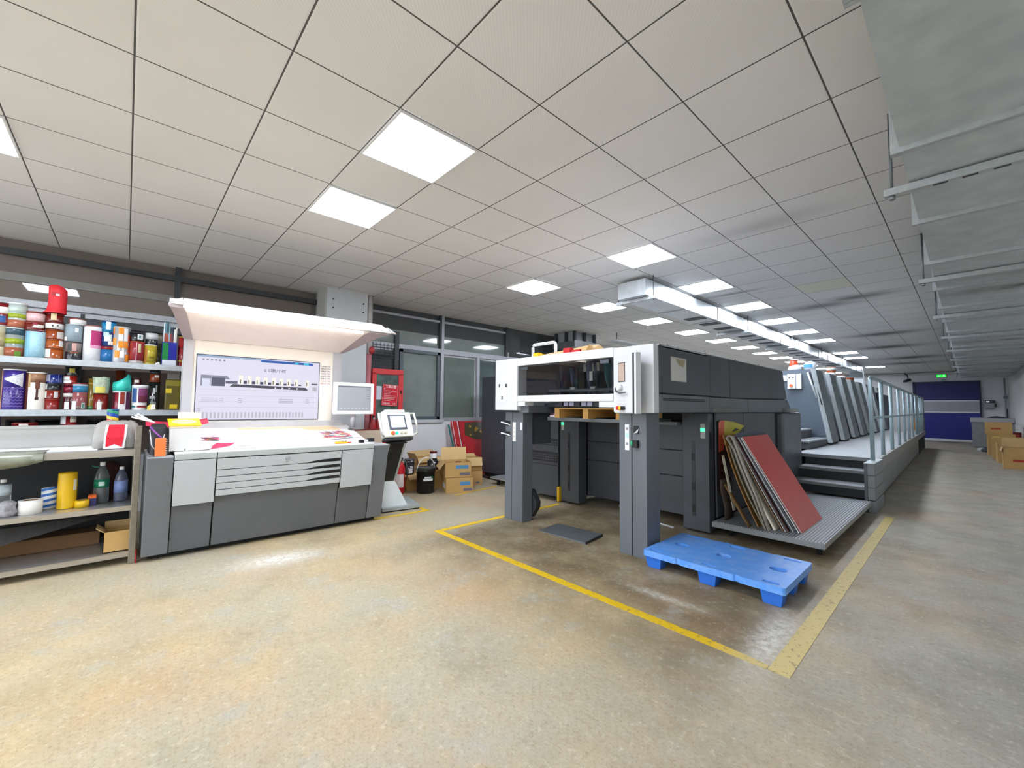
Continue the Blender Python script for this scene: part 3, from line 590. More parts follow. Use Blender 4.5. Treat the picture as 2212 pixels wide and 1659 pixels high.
t = thing('plastic_canister', 'dark olive square canister with yellow stickers at the end of middle shelf', 'canister', (-6.02,.375,Bz))
build('body', BX(-6.09, -5.95, .31, .44, Bz, 1.62), M('#5f5420',.3,n=.12,scale=12), t, bev=.01)
build('lid', BX(-6.08, -5.96, .325, .43, 1.62, 1.695), M('#77736c',.4,n=.2,scale=50), t, bev=.006)
for a in ((.315,.365,1.47,1.52), (.355,.42,1.3,1.345)): build('sticker', BX(-5.95, -5.948, *a), M('#dcc01e',.5,n=.1,scale=50), t)
build('band', BX(-6.09, -5.9485, .311, .439, 1.55, 1.61), M('#8a7d2a',.3), t)
t = thing('yellow_folder', 'thin yellow upright folder at the very end of the middle shelf', 'folder', (-5.98,.447,Bz))
build('folder_cover', BX(-6.15, -5.9, .443, .456, Bz, 1.5), M('#cfc02c',.5,n=.08,scale=20), t)
build('folder_pages', BX(-6.14, -5.91, .4561, .459, Bz, 1.49), M('#e9e6d6',.6), t)
# lowest shelf, seen over the bench back
Lz = .80
can('plastic_bucket', 'lilac bucket low behind the bench at the picture edge', -.89, .06, Lz, 1.23, '#6f62c4', '#8a80d0', (), (), x=-5.97, cat='bucket')
can('ink_tin', 'black tin low behind the bench back beside the lilac bucket', -.74, .075, Lz, 1.19, '#181415', '#201a1a', (), ((-10,30,.6,.95,'#4a2014'),), x=-6.05)
can('ink_tin', 'dark red lidded tin low behind the bench back', -.68, .08, Lz, 1.165, '#8f1c1c', '#a32622', (), ((-20,20,.9,.98,'#e0d6d0'),), x=-5.93)
can('ink_tin', 'red and white labelled tin low behind the bench back', -.40, .055, Lz, 1.235, '#9c1c22', '#b2262a', (), ((-85,-20,.8,.97,'#dfe3e4'),(10,60,.84,.97,'#e6dcc8')), x=-5.95)
can('ink_tin', 'wide black tin low behind the bench back below the drip-pattern tin', -.55, .085, Lz, 1.19, '#151415', '#1c1a1a', (), (), x=-6.05)
can('ink_tin', 'wide black tin low behind the bench back near the grey bag', -.2, .085, Lz, 1.19, '#151415', '#1c1a1a', (), (), x=-6.05)

# ------------------------------------------------------------------ stainless bench and what lies on it
inox = M('#c2c1be', .28, .75, n=.08, scale=3, stretch=(1,.2,6)); inox_d = M('#8d867a', .4, .6, n=.18, scale=25)
t = thing('work_bench', 'stainless steel bench with three levels at the cut-off side', 'bench', (-5.17,-.7,0))
build('worktop', BX(-5.52, -4.871, -1.9, .07, .925, .955), inox, t)
build('front_rail', BX(-4.871,-4.86,-1.9,.07,.903,.956), M('#b0a89d',.3,.6,n=.15,scale=8,stretch=(1,.4,3)), t)
build('back_splash', BX(-5.54, -5.52, -1.9, .1, .93, 1.125).box(-5.56, -5.51, -1.9, .1, 1.125, 1.15), inox, t)
build('back_panel', BX(-5.555, -5.535, -1.9, .07, .1, .925), M('#2a2b2e',.6,n=.1), t)
for z in (.485, .10): build('shelf', BX(-5.52, -4.874, -1.9, .07, z-.02, z-.0005), inox, t); build('front_rail', BX(-4.874,-4.86,-1.9,.07,z-.04,z), M('#b0a89d',.3,.6,n=.15,scale=8,stretch=(1,.4,3)), t)
for x in (-4.855, -5.5): build('leg', BX(x-.02, x+.02, .07, .115, 0, 1.16 if x > -5 else 1.0), inox_d, t, bev=.004)
build('leg', BX(-4.875, -4.835, -1.9, -1.86, 0, .95), inox_d, t)
build('foot_tape', BX(-4.86, -4.83, .116, .122, 0.0, .12), M('#b3282a',.5), t)
t = thing('plain_sheet', 'white paper sheet lying on the stainless bench top', 'paper', (-5.2,-.5,.957))
build('sheet', BX(-5.45, -5.0, -1.2, -.16, .956, .959), M('#f2f2f3',.7,n=.02), t)
t = thing('printed_sheet', 'limp printed paper sheet drooping over the bench edge', 'paper', (-5.0,-.75,.962))
secs = []
for k in range(13):
    a = k/12; yy = -1.3+.85*a
    pr = [(-5.2,.961),(-4.93,.964),(-4.852,.958),(-4.838,.93),(-4.834,.9-.10*(1-a)**.6)]
    secs.append([(x, yy, z) for x, z in pr]+[(x+.002, yy, z-.0016) for x, z in pr[::-1]])
build('sheet', MB().sweep(secs, True), M('#7d8070',.3,n=.45,scale=9), t)
t = thing('shopping_bag', 'grey plastic bag with red and white ribbon print on bench top', 'bag', (-5.15,-.02,.956))
secs = []
for z, sx, sy, ox in ((.957,.135,.135,0),(.975,.15,.15,0),(1.05,.15,.145,.0),(1.12,.135,.14,-.01),(1.165,.10,.135,-.015),(1.185,.05,.11,-.02),(1.195,.02,.09,-.02)):
    secs.append([(-5.17+ox+sx*(1+.05*math.sin(a*2.3+z*20))*math.copysign(abs(math.cos(a*PI/14))**.6, math.cos(a*PI/14)), -.05+sy*(1+.03*math.cos(a*1.9+z*14))*math.copysign(abs(math.sin(a*PI/14))**.6, math.sin(a*PI/14)), z+.006*math.sin(a*1.7)) for a in range(28)])
build('bag', MB().sweep(secs, True), M('#97938e',.35,n=.16,scale=12,bump=.6), t)
build('white_print', MB().add([(-5.008,-.125,.962),(-5.008,.005,.962),(-5.005,.015,1.06),(-5.03,.02,1.165),(-5.03,-.115,1.165),(-5.005,-.125,1.06)], [(0,1,2,5),(5,2,3,4)]), M('#f1efee',.4), t)
build('red_print', MB().add([(-5.004,-.112,.975),(-5.004,-.058,1.0),(-5.004,-.01,.975),(-5.001,.0,1.06),(-5.026,.004,1.166),(-5.026,-.098,1.166),(-5.001,-.112,1.06)], [(0,1,6),(1,2,3),(1,3,6),(6,3,4,5)]), M('#d81c34',.4,n=.08,scale=20), t)
t = can('paper_tube', 'tube with multicolour diagonal stripes standing behind the grey bag', -.085, .04, .956, 1.3, '#2f6fb8', '#3a7ab0', (), (), x=-5.44, cat='tube')
for k, c in enumerate(('#d8a21e','#b8283a','#1f6fb8','#2f8a5a','#d86a1e','#c43a2a','#e0b62a','#274a9c','#2f8f6c')):
    i = []; o = []
    for j in range(13):
        a = math.radians(-90+15*j); i.append((-5.44+.0412*math.cos(a), -.085+.0412*math.sin(a), 1.02+.03*k-.035*(j-6)/12))
    build('stripe', MB().add(i+[(x,y,z+.026) for x, y, z in i], [(j,j+1,j+14,j+13) for j in range(12)]), M(c,.35), t)

def bottle(label, x, y, z, h, r, col, cap, lab=None, square=False):
    t = thing('water_bottle', label, 'bottle', (x,y,z))
    n = 4 if square else 20
    prof = [(r*.9,0),(r,h*.03),(r,h*.3),(r*.97,h*.33),(r,h*.36),(r*.98,h*.62),(r*.8,h*.75),(r*.42,h*.88),(r*.3,h*.91)]
    gm = M(col, .08, n=.05, scale=30, trans=.85, spec=.6)
    build('body', MB().lathe(prof, (x,y,z), n if not square else 12), gm, t)
    build('cap', MB().lathe([(r*.36,h*.91),(r*.36,h),(r*.3,h)], (x,y,z), 14), M(cap,.4), t)
    if lab: build('wrap_label', MB().lathe([(r*1.01,h*lab[0]),(r*1.01,h*lab[1])], (x,y,z), 20), M(lab[2],.4,n=.15,scale=50), t)
    return t
t = bottle('large clear water bottle with green label on the bench shelf', -5.17, -.125, .486, .35, .05, '#c3ccd0', '#f2f2f2', (.38,.58,'#14815c'))
build('handle', MB().tube([(-5.17,-.142,.795),(-5.16,-.17,.797),(-5.15,-.19,.81)], .0045, 6), M('#2f8f78',.3), t)
build('label_mark', MB().patch((-5.17,-.125), .051, -20, 22, .635, .67), M('#bfe3d5',.4,n=.2,scale=70), t)
bottle('bluish square water bottle with white cap beside the bench leg', -5.17, 0.0, .486, .30, .046, '#aebbdc', '#f2f2f2', (.25,.6,'#7f93c8'))
bottle('small clear bottle with pale label at the cut-off end of bench shelf', -5.08, -.67, .486, .27, .045, '#c3c9cc', '#f0f0f0', (.55,.85,'#b9c9d2'))
def roll(label, x, y, z, r, h, col, core='#8a6a48', bands=(), name='tape_roll'):
    t = thing(name, label, 'tape', (x,y,z))
    build('wound_tape', MB().lathe([(r*.62,0),(r,0),(r,h),(r*.62,h),(r*.62,h*.5),(r*.62,0)], (x,y,z), 28), col if not isinstance(col,str) else M(col,.35,n=.05,scale=40), t)
    build('core', MB().lathe([(r*.55,.001),(r*.615,.001),(r*.615,h-.001),(r*.55,h-.001),(r*.55,.001)], (x,y,z), 24), M(core,.7), t)
    for b in bands: build('band', b, M('#2a62b8',.4), t)
    return t
t = thing('tape_stack', 'tall stack of yellow packing tape in one wrap on the bench shelf', 'tape', (-5.08,-.325,.486))
build('wound_tape', MB().lathe([(.056,0),(.058,.004)]+[(.058-.0012*(k%2),.012*k+.01) for k in range(23)]+[(.056,.29),(.03,.29),(.03,.27)], (-5.08,-.325,.486), 28), M('#e0b312',.25,n=.04,scale=40), t)
build('label', MB().patch((-5.08,-.325), .0585, 38, 62, .63, .72), M('#e8d9c2',.5), t)
roll('wide white tape roll at the front of the bench shelf', -5.0, -.515, .486, .066, .105, '#e6e3dc')
t = thing('striped_roll', 'blue and white diagonal striped roll behind the white tape', 'tape', (-5.16,-.435,.486))
build('drum', MB().lathe([(.05,0),(.052,.004),(.052,.165),(.03,.17)], (-5.16,-.425,.486), 24), M('#e9ebee',.4), t)
for k in range(4):
    i = [(-5.16+.0528*math.cos(math.radians(-100+18*j)), -.425+.0528*math.sin(math.radians(-100+18*j)), .486+.012+.045*k+.0032*j-.012) for j in range(12)]
    build('blue_stripe', MB().add([(x,y,max(z,.487)) for x,y,z in i]+[(x,y,z+.02) for x,y,z in i], [(j,j+1,j+13,j+12) for j in range(11)]), M('#2f6cc0',.4), t)
roll('short yellow tape roll between the yellow stack and the bottle', -5.05, -.235, .486, .045, .055, '#e3b614')
t = thing('small_box', 'little navy and orange box beside the short yellow tape roll', 'box', (-5.1,-.18,.486))
build('box_body', BX(-5.14, -5.06, -.19, -.15, .486, .545), M('#2c2a66',.5), t)
build('orange_top', BX(-5.14, -5.06, -.2, -.15, .545, .57), M('#d8621c',.5), t)
t = thing('cloth_bundle', 'dark maroon cloth bundle at the back of the bench shelf', 'cloth', (-5.4,-.05,.486))
build('bundle', MB().lathe([(.1,0),(.125,.05),(.11,.18),(.07,.3),(.02,.33)], (-5.38,-.07,.486), 16), M('#3a1216',.8,n=.2,scale=14), t)
t = thing('plastic_wrap', 'crumpled clear plastic film at the cut-off end of bench shelf', 'plastic', (-5.0,-.63,.486))
build('film', MB().lathe([(.05,0),(.06,.03),(.045,.07),(.05,.1),(.02,.12)], (-4.98,-.63,.486), 9), M('#8f8c90',.2,n=.4,scale=40), t)
t = carton('open cardboard box on the bottom level of the stainless bench', (-5.02,.0,.101), .18, .2, .17, PI/2, True, (('L',40,.06),('B',60,.05)))
t = thing('cardboard_sheet', 'dark warped cardboard sheet hanging on the bottom level of the bench', 'cardboard', (-5.0,-.6,.1))
secs = []
for k in range(15):
    a = k/14; yy = -1.4+1.33*a
    zt = .40-.03*math.sin(PI*a)
    zb = .215+.17*a**1.7-.02*math.sin(PI*a*1.3)
    xx = -4.98-.05*a
    secs.append([(xx,yy,zb),(xx+.006,yy,zb),(xx-.094,yy,zt),(xx-.1,yy,zt)])
build('sheet', MB().sweep(secs, False), M('#454344',.7,n=.06,scale=8), t)
t = thing('long_carton', 'long flat brown carton lying at the back of the bench bottom', 'box', (-5.35,-.5,.1))
build('carton', BX(-5.5, -5.3, -1.4, -.12, .101, .21), M('#7a5a3a',.8,n=.06), t, bev=.004)
build('lid', BX(-5.51,-5.29,-1.4,-.12,.21,.218), M('#6a4e33',.8,n=.06), t)

# ------------------------------------------------------------------ press console
cl = M('#b6babc', .4, n=.03, scale=5); cd = M('#5f6266', .45, n=.05, scale=5); cw = M('#ecebe9', .4, n=.02); blk = M('#131416', .5)
slate = M('#6e7175', .45, n=.05, scale=6); pinkish = M('#f8ebe5', .5, n=.02); screen_w = LCD('#dfdcee')
t = thing('press_console', 'long grey press control console with wide hood and big wall screen', 'console', (-5.0,1.22,0))
fl_ = lambda z: -4.61-.124*(.92-z)
fd_ = lambda z: -4.716-.19*(.443-z)
def slab(fn, y0, y1, z0, z1, th=.02):
    return MB().hexa([(fn(z0)-th,y0,z0),(fn(z0),y0,z0),(fn(z0),y1,z0),(fn(z0)-th,y1,z0)], [(fn(z1)-th,y0,z1),(fn(z1),y0,z1),(fn(z1),y1,z1),(fn(z1)-th,y1,z1)])
build('carcass', MB().prism([(-4.83,.06),(-4.645,.87),(-4.66,.905),(-5.5,.905),(-5.5,.06)], 'y', .33, 2.105), M('#222426',.6), t)
build('plinth', BX(-5.4, -4.88, .2, 2.25, 0, .055), blk, t)
for y0, y1, z1 in ((.33,.622,.462), (.634,1.748,.51), (1.756,2.106,.448)): build('lower_panel', slab(fd_, y0, y1, .05, z1), cd, t, bev=.003)
build('door', slab(fl_, .33, .625, .47, .862), cl, t, bev=.003)
build('door', slab(fl_, 1.757, 2.106, .455, .862), cl, t, bev=.003)
zs = (.862, .757, .693, .634, .574, .515)
for i in range(5):
    dr = build('drawer', slab(fl_, .635, 1.746, zs[i+1]+.003, zs[i]-.003), cl, t, bev=.002)
    if i < 4:
        z = zs[i+1]; pl = [(1.40,z+.003),(1.47,z+.018),(1.56,z+.027),(1.74,z+.032),(1.74,z+.003)]
        build('handle_recess', MB().add([(fl_(b)+.0025,a,b) for a,b in pl]+[(fl_(b)-.002,a,b) for a,b in pl], [(0,1,2,3,4),(9,8,7,6,5)]+[(k,(k+1)%5,(k+1)%5+5,k+5) for k in range(5)]), M('#17181a',.4), dr)
    else:
        pl = [(1.25,.518),(1.38,.53),(1.52,.534),(1.745,.536),(1.745,.518)]
    if i == 0: build('lock_knob', MB().tube([(fl_(.82),1.215,.822),(fl_(.82)+.022,1.215,.822)], [.02,.017], 16), M('#c9cbcc',.2,.8), dr)
build('top_rail', slab(fl_, .33, .628, .868, .922, .05), M('#b4bab9',.4,n=.03), t, bev=.006)
build('top_rail', slab(fl_, .634, 2.108, .868, .922, .05), M('#b4bab9',.4,n=.03), t, bev=.006)
for y0, y1 in ((.15,.324), (2.114,2.29)):
    build('side_pillar', MB().prism([(-4.78,.05),(-4.62,.895),(-5.45,.895),(-5.5,.05)], 'y', y0, y1), slate, t, bev=.004)
    build('pillar_cap', BX(-5.45, -4.625, y0+.002, y1-.002, .895, .905), M('#a9acb0',.4), t)
build('ledge', BX(-4.74, -4.613, .33, 2.108, .918, .93), cw, t, bev=.004)
build('gutter', BX(-4.79, -4.735, .62, 1.9, .918, .932), M('#8f98a4',.4), t)
build('desk_top', MB().prism([(-4.74,.905),(-4.74,.928),(-4.79,.945),(-5.42,1.105),(-5.42,.905)], 'y', .335, 2.1), M('#dcd9d6',.5), t)
build('back_trim', BX(-5.5, -5.4, .42, 2.04, 1.09, 1.125).box(-5.5,-5.44,.42,2.04,1.125,1.165), M('#c6c3c3',.4), t)
build('screen_panel', BX(-5.56, -5.5, .5, 1.93, 1.165, 2.03), M('#f0e8dc',.5,n=.02), t)
for y0, y1 in ((.42,.5), (1.93,2.035)): build('panel_upright', BX(-5.6, -5.49, y0, y1, .9, 2.03), M('#b9b8bb',.4,n=.03), t)
build('bezel', BX(-5.5, -5.492, .527, 1.77, 1.178, 1.885), M('#3a4152',.4), t)
scr = build('display', BX(-5.492, -5.4895, .534, 1.763, 1.187, 1.876), screen_w, t)
_n = [0]
def on_screen(name, poly, hexc, e=.3, lift=.001):
    _n[0] += 1; lift += _n[0]*6e-6
    build(name, MB().prism(poly, 'x', -5.4895, -5.4895+lift), LCD(hexc), scr)
R_ = lambda a, b, c, d: [(a,c),(b,c),(b,d),(a,d)]
SY = lambda u: .534+1.229*u     # across the display
SZ = lambda v: 1.876-.689*v     # down the display
Q = lambda u0, u1, v0, v1: R_(SY(u0), SY(u1), SZ(v1), SZ(v0))
on_screen('title_bar', Q(0,.48,.0,.03), '#9fb2cc'); on_screen('title_bar', Q(.48,.94,.015,.055), '#2f5da8')
on_screen('status_chip', Q(.77,.8,.02,.05), '#2fb6d8'); on_screen('status_chip', Q(.85,.9,.02,.05), '#39c3e6')
for i in range(6): on_screen('tool_icon', Q(.035+.03*i,.05+.03*i,.055,.08), '#8d8f9c')
text('speed_text', '0 印数/小时', .045, LCD('#6a6c80'), scr, (-5.4885,SY(.6),SZ(.19)), bold=.0006)
on_screen('press_drawing', [(SY(a),SZ(b)) for a,b in ((.03,.305),(.22,.31),(.245,.365),(.1,.355),(.1,.47),(.03,.475))], '#8d8fa0')
on_screen('press_drawing', Q(.105,.205,.34,.475), '#5c5d6e'); on_screen('press_drawing', Q(.04,.095,.36,.475), '#d9dcf2')
on_screen('press_drawing', Q(.21,.3,.39,.43), '#5f6071')
on_screen('press_base', [(SY(a),SZ(b)) for a,b in ((.235,.475),(.27,.43),(.87,.455),(.91,.51),(.87,.515)) ][:0] or [(SY(.24),SZ(.475)),(SY(.265),SZ(.435)),(SY(.875),SZ(.455)),(SY(.9),SZ(.505))], '#4b4c57')
for i in range(9):
    u = .31+.066*i+(.035 if i == 8 else 0)
    on_screen('unit_icon', Q(u,u+.032,.29+.004*i,.43), '#f6f2e6', .75, .0015)
    if i < 8: on_screen('link_block', Q(u+.036,u+.062,.375+.004*i,.425), '#47485a')
    on_screen('unit_dots', Q(u+.008,u+.016,.36,.42), '#6a6866', .1, .0019)
for u in (.6,.66,.72,.79): on_screen('valve_icon', Q(u,u+.014,.465,.49), '#d9d9de', .5, .0016)
on_screen('feeder_drawing', Q(.93,.985,.375,.40), '#6a5e66'); on_screen('feeder_drawing', Q(.94,.98,.44,.51), '#b9b6c0')
for v in (.525, .62, .71, .80): on_screen('divider', Q(.01,.985,v,v+.004), '#bdbccc')
for i in range(3):
    for u0, u1 in ((.04,.16),(.17,.2),(.31,.34),(.64,.76),(.88,.91)): on_screen('text_row', Q(u0,u1,.66+.03*i,.67+.03*i), '#a9a9ba')
for i in range(4): on_screen('text_row', Q(.01,.04,.83+.025*i,.84+.025*i), '#a9a9ba')
for i in range(30): on_screen('ink_bar', Q(.02+.0285*i,.035+.0285*i,.885,.975), '#bfbccb')
# canopy
cz = lambda k: 0
prof = [(-4.86,2.235),(-4.98,2.215),(-5.12,2.165),(-5.3,2.095),(-5.49,2.03)]
yl = lambda x: .36+(.49-.36)*(-4.86-x)/.63; yr = lambda x: 2.12+(2.0-2.12)*(-4.86-x)/.63
ol = lambda x: .25+(.41-.25)*(-4.86-x)/.63; orr = lambda x: 2.37+(2.05-2.37)*(-4.86-x)/.63
secs = [[(x,yl(x),z),(x,yr(x),z),(x,yr(x),z+.02),(x,yl(x),z+.02)] for x, z in prof]
build('hood_underside', MB().sweep(secs, False), pinkish, t)
for fa, fb_ in ((ol,yl), (yr,orr)):
    build('hood_cheek', MB().sweep([[(x,fa(x),z-.004),(x,fb_(x),z-.004),(x,fb_(x),z+.045),(x,fa(x),z+.045)] for x, z in prof], False), M('#b3a5a6',.5,n=.03), t)
build('hood_top', MB().sweep([[(x,ol(x),z+.045),(x,orr(x),z+.045),(x,orr(x),z+.075),(x,ol(x),z+.075)] for x, z in prof], False), cw, t)
build('hood_fascia', MB().hexa([(-4.87,.345,2.232),(-4.83,.345,2.236),(-4.83,2.40,2.252),(-4.87,2.40,2.25)], [(-4.93,.35,2.325),(-4.88,.35,2.33),(-4.88,2.28,2.352),(-4.93,2.28,2.35)]), cw, t, bev=.004)
build('hood_tip', MB().hexa([(-4.98,.25,2.262),(-4.86,.25,2.266),(-4.84,.344,2.26),(-4.9,.344,2.255)], [(-4.98,.25,2.285),(-4.88,.252,2.29),(-4.88,.344,2.332),(-4.93,.344,2.33)]), cw, t)
build('hood_tip', MB().hexa([(-4.9,2.40,2.262),(-4.85,2.40,2.266),(-4.93,2.52,2.272),(-4.98,2.52,2.268)], [(-4.93,2.36,2.33),(-4.88,2.36,2.33),(-4.94,2.5,2.284),(-4.98,2.5,2.28)]), cw, t)
build('hood_lamp', BX(-4.876, -4.868, .38, 2.05, 2.205, 2.234), M('#fff6ee', .4, n=0, emit=13), t)
# notice on the panel
n_ = thing('paper_notice', 'white paper notice with rows of small print beside the big screen', 'notice', (-5.498,1.84,1.69))
build('sheet', BX(-5.4995, -5.498, 1.765, 1.925, 1.57, 1.86), M('#f3ece6',.6,n=.01), n_)
for i, s in enumerate(('工单看了吗?','墨色对了吗?','规格对了吗?','内容对了吗?','纸张对了吗?','数量对了吗?','文字对了吗?','图片对了吗?')):
    text('print_row', s, .022, M('#5a4a48' if i not in (6,7) else '#b4635a',.5,n=0), n_, (-5.4975,1.845,1.84-.031*i))
# monitor on its post
t = thing('monitor', 'white-framed monitor with grey screen on a post at the console end', 'monitor', (-5.2,2.09,1.03))
mo = MB().box(-5.2,-5.15,1.835,2.33,1.245,1.635)
build('bezel', mo, cw, t, bev=.008)
ms = build('screen', BX(-5.15, -5.147, 1.875, 2.29, 1.29, 1.595), M('#9c9ea2',.25,n=.03,scale=3,emit=.12), t)
build('menu_bar', BX(-5.147, -5.1462, 1.88, 2.285, 1.58, 1.592), M('#5d6068',.4), ms)
for i in range(5): build('side_entry', BX(-5.147, -5.1464, 2.235, 2.28, 1.55-.028*i, 1.554-.028*i), M('#5f6166',.4), ms)
for i in range(8): build('bottom_icon', BX(-5.147, -5.1464, 1.91+.045*i, 1.935+.045*i, 1.315, 1.325), M('#c9cacc',.4), ms)
build('post', MB().tube([(-5.21,2.09,1.07),(-5.21,2.09,1.26)], .033, 18), M('#a9a6aa',.35,.4), t)
build('base', MB().lathe([(.05,0),(.05,.012)], (-5.21,2.09,1.068), 18), M('#8f8d90',.4,.3), t)
# things on the console
def desk_z(x): return .945+.16*(-4.79-x)/.63
def flat(name, label, cat, pts, mats, lift=.003, prints=()):
    """sheet following the sloped desk; pts are (x,y)."""
    t = thing(name, label, cat, (pts[0][0], pts[0][1], desk_z(pts[0][0])))
    f = lambda p, h: (p[0], p[1], desk_z(p[0])+h)
    n = len(pts)
    build('sheet', MB().add([f(p,lift-.002) for p in pts]+[f(p,lift) for p in pts], [list(range(n))[::-1], list(range(n,2*n))]+[(i,(i+1)%n,(i+1)%n+n,i+n) for i in range(n)]), mats, t)
    for q, c in prints: build('print', MB().add([f(p,lift+.0008) for p in q], [list(range(len(q)))]), M(c,.4), t)
    return t
flat('backing_board', 'pale tan board lying at the back of the console desk', 'board', [(-5.2,.9),(-5.2,1.98),(-5.38,1.9),(-5.38,.9)], M('#e2c59c',.6,n=.03), .002)
flat('blank_sheet', 'large blank white press sheet lying across the console desk', 'paper', [(-4.80,.75),(-4.80,1.35),(-4.86,1.72),(-5.13,1.72),(-5.3,1.5),(-5.3,.75)], M('#f8f6f6',.6,n=.01), .005)
rng = random.Random(3)
pal = ('#e0506a','#e88a3a','#3f8fb0','#d84a8a','#f0b050','#7a58a0','#d83a40','#4aa08a','#e8709a')
def confetti(y0, y1, x0, x1, n):
    out = []
    for i in range(n):
        y, x = rng.uniform(y0,y1), rng.uniform(x0,x1); a = rng.uniform(.015,.05); b_ = rng.uniform(.012,.03)
        out.append(([(x-b_,y-a),(x+b_*.4,y-a*.3),(x+b_,y+a),(x-b_*.3,y+a*.4)], pal[i % len(pal)]))
    return out
flat('colour_print', 'multicolour printed sheet at the monitor end of the console desk', 'print', [(-4.86,1.62),(-4.9,2.08),(-5.2,2.0),(-5.2,1.62)], M('#f1e6e4',.5), .009, confetti(1.67,1.98,-5.15,-4.91,95))
flat('colour_print', 'folded pink-printed sheet on the console desk beside the white carton', 'print', [(-4.73,.52),(-4.76,.72),(-4.95,.78),(-5.1,.7),(-5.1,.52)], M('#f6efef',.5), .009, confetti(.56,.68,-5.08,-4.96,40)+[([(-4.80,.60),(-4.78,.70),(-4.86,.74),(-4.9,.66)],'#d8405e')])
t = thing('folded_print', 'crumpled pink and blue print folded at the front edge of the desk', 'print', (-4.72,.66,.93))
build('fold', MB().hexa([(-4.72,.58,.932),(-4.70,.78,.932),(-4.74,.8,.94),(-4.78,.6,.945)], [(-4.74,.6,.95),(-4.73,.74,.96),(-4.76,.79,.985),(-4.79,.64,.985)]), M('#d9dfe8',.5,n=.1,scale=30), t)
build('pink_side', MB().add([(-4.719,.585,.94),(-4.728,.735,.962),(-4.758,.79,.987),(-4.788,.64,.987)], [(0,1,2,3)]), M('#d6365c',.45,n=.15,scale=25), t)
t = thing('white_carton', 'plain white carton on the console desk under the yellow booklet', 'box', (-4.84,.4,.932))
build('carton', BX(-4.96, -4.735, .295, .515, .935, 1.135), M('#d8d7d4',.6,n=.03), t, bev=.003)
build('cut_slot', BX(-4.735, -4.734, .402, .408, .936, .955), M('#3a3a3a',.6), t)
t = thing('booklet', 'yellow printed booklet lying on the white carton', 'booklet', (-4.85,.4,1.136))
bk = lambda x, z: z+.055*(-4.73-x)/.23
def tilt_box(y0, y1, z0, z1, x0=-4.96, x1=-4.735): return MB().hexa([(x0,y0,bk(x0,z0)),(x1,y0,bk(x1,z0)),(x1,y1,bk(x1,z0)),(x0,y1,bk(x0,z0))], [(x0,y0,bk(x0,z1)),(x1,y0,bk(x1,z1)),(x1,y1,bk(x1,z1)),(x0,y1,bk(x0,z1))])
build('pages', tilt_box(.292,.513,1.139,1.156), M('#e9d9b0',.6), t)
build('cover', tilt_box(.285,.518,1.156,1.162,-4.965,-4.73).box(-4.965,-4.93,.30,.5,1.1365,1.17), M('#f0c81c',.4,n=.04), t)
ov = [(-4.85+.075*math.cos(k*PI/12), .4+.09*math.sin(k*PI/12)) for k in range(24)]
build('cover_oval', MB().add([(x,y,bk(x,1.1628)) for x,y in ov], [list(range(24))]), M('#f6ea9c',.4), t)
t = thing('pink_sheets', 'fan of pink and white sheets leaning over behind the yellow booklet', 'paper', (-5.0,.35,1.12))
secs = []
for k in range(9):
    a = k/8; yy = .14+.46*a; zz = 1.165-.03*math.sin(a*PI)+.015*a
    secs.append([(-4.99,yy,zz-.012),(-5.12,yy,zz+.035),(-5.12,yy,zz+.037),(-4.99,yy,zz-.010)])
build('pink_sheet', MB().sweep(secs, True), M('#e0284e',.4,n=.12,scale=6), t)
for i in range(3): build('white_edge', MB().tube([(-5.02+.03*i,.08-.02*i,1.26-.012*i),(-4.96,.2,1.18)], .007, 6), M('#efeff0',.5), t)
build('cream_fold', BX(-5.25, -5.2, .38, .56, 1.2, 1.27), M('#efe3d4',.5), t)
t = thing('folder_bag', 'black bag with a loose wire on the console end beside the white carton', 'bag', (-4.95,.22,.906))
build('bag', MB().hexa([(-5.12,.16,.907),(-4.72,.17,.907),(-4.72,.288,.907),(-5.12,.29,.907)], [(-5.08,.17,1.17),(-4.82,.18,1.15),(-4.82,.285,1.15),(-5.08,.285,1.17)]), M('#1c1a1f',.6,n=.2,scale=20), t, bev=.015)
build('wire', MB().tube([(-4.74,.16,1.13),(-4.70,.175,1.0),(-4.69,.2,.96),(-4.7,.24,1.0),(-4.74,.26,1.09)], .004, 6), M('#b9b5b2',.3), t)
build('purple_strap', MB().tube([(-4.8,.165,1.15),(-4.74,.21,1.09),(-4.715,.255,1.04)], .008, 6), M('#7a3a8a',.4), t)
t = thing('spiral_notebook', 'orange spiral notebook standing on the console end', 'notebook', (-4.66,.235,.906))
build('cover', BX(-4.665, -4.645, .197, .268, .907, 1.06), M('#ea7a3c',.5,n=.05), t, bev=.004)
for i in range(9): build('spiral_ring', MB().tube([(-4.668,.264,.925+.015*i),(-4.655,.279,.925+.015*i),(-4.642,.264,.925+.015*i)], .0025, 5), M('#e8c9b4',.3,.4), t)
t = thing('keys', 'small dark keys and clip on the console end by the notebook', 'keys', (-4.66,.18,.906))
build('key_ring', MB().tube([(-4.66+.02*math.cos(k*PI/6),.17+.02*math.sin(k*PI/6),.912) for k in range(13)], .004, 6), M('#7d7d80',.3,.7), t)
build('key', BX(-4.65,-4.64,.16,.2,.907,.911), M('#55565a',.3,.7), t)
t = thing('utility_knife', 'yellow and orange utility knife lying on the console ledge', 'knife', (-4.70,1.78,.932))
build('knife_handle', MB().tube([(-4.70,1.70,.942),(-4.69,1.83,.942)], .011, 8), M('#ecb01c',.4), t)
build('knife_tip', MB().tube([(-4.69,1.83,.942),(-4.685,1.87,.942)], .008, 6), M('#d8562a',.4), t)
t = thing('brush', 'small wooden handled brush lying on the console ledge', 'brush', (-4.72,1.8,.934))
build('brush_handle', BX(-4.76,-4.735,1.72,1.79,.935,.955), M('#c9a878',.5), t)
build('bristles', BX(-4.765,-4.73,1.79,1.84,.934,.958), M('#26262a',.8), t)
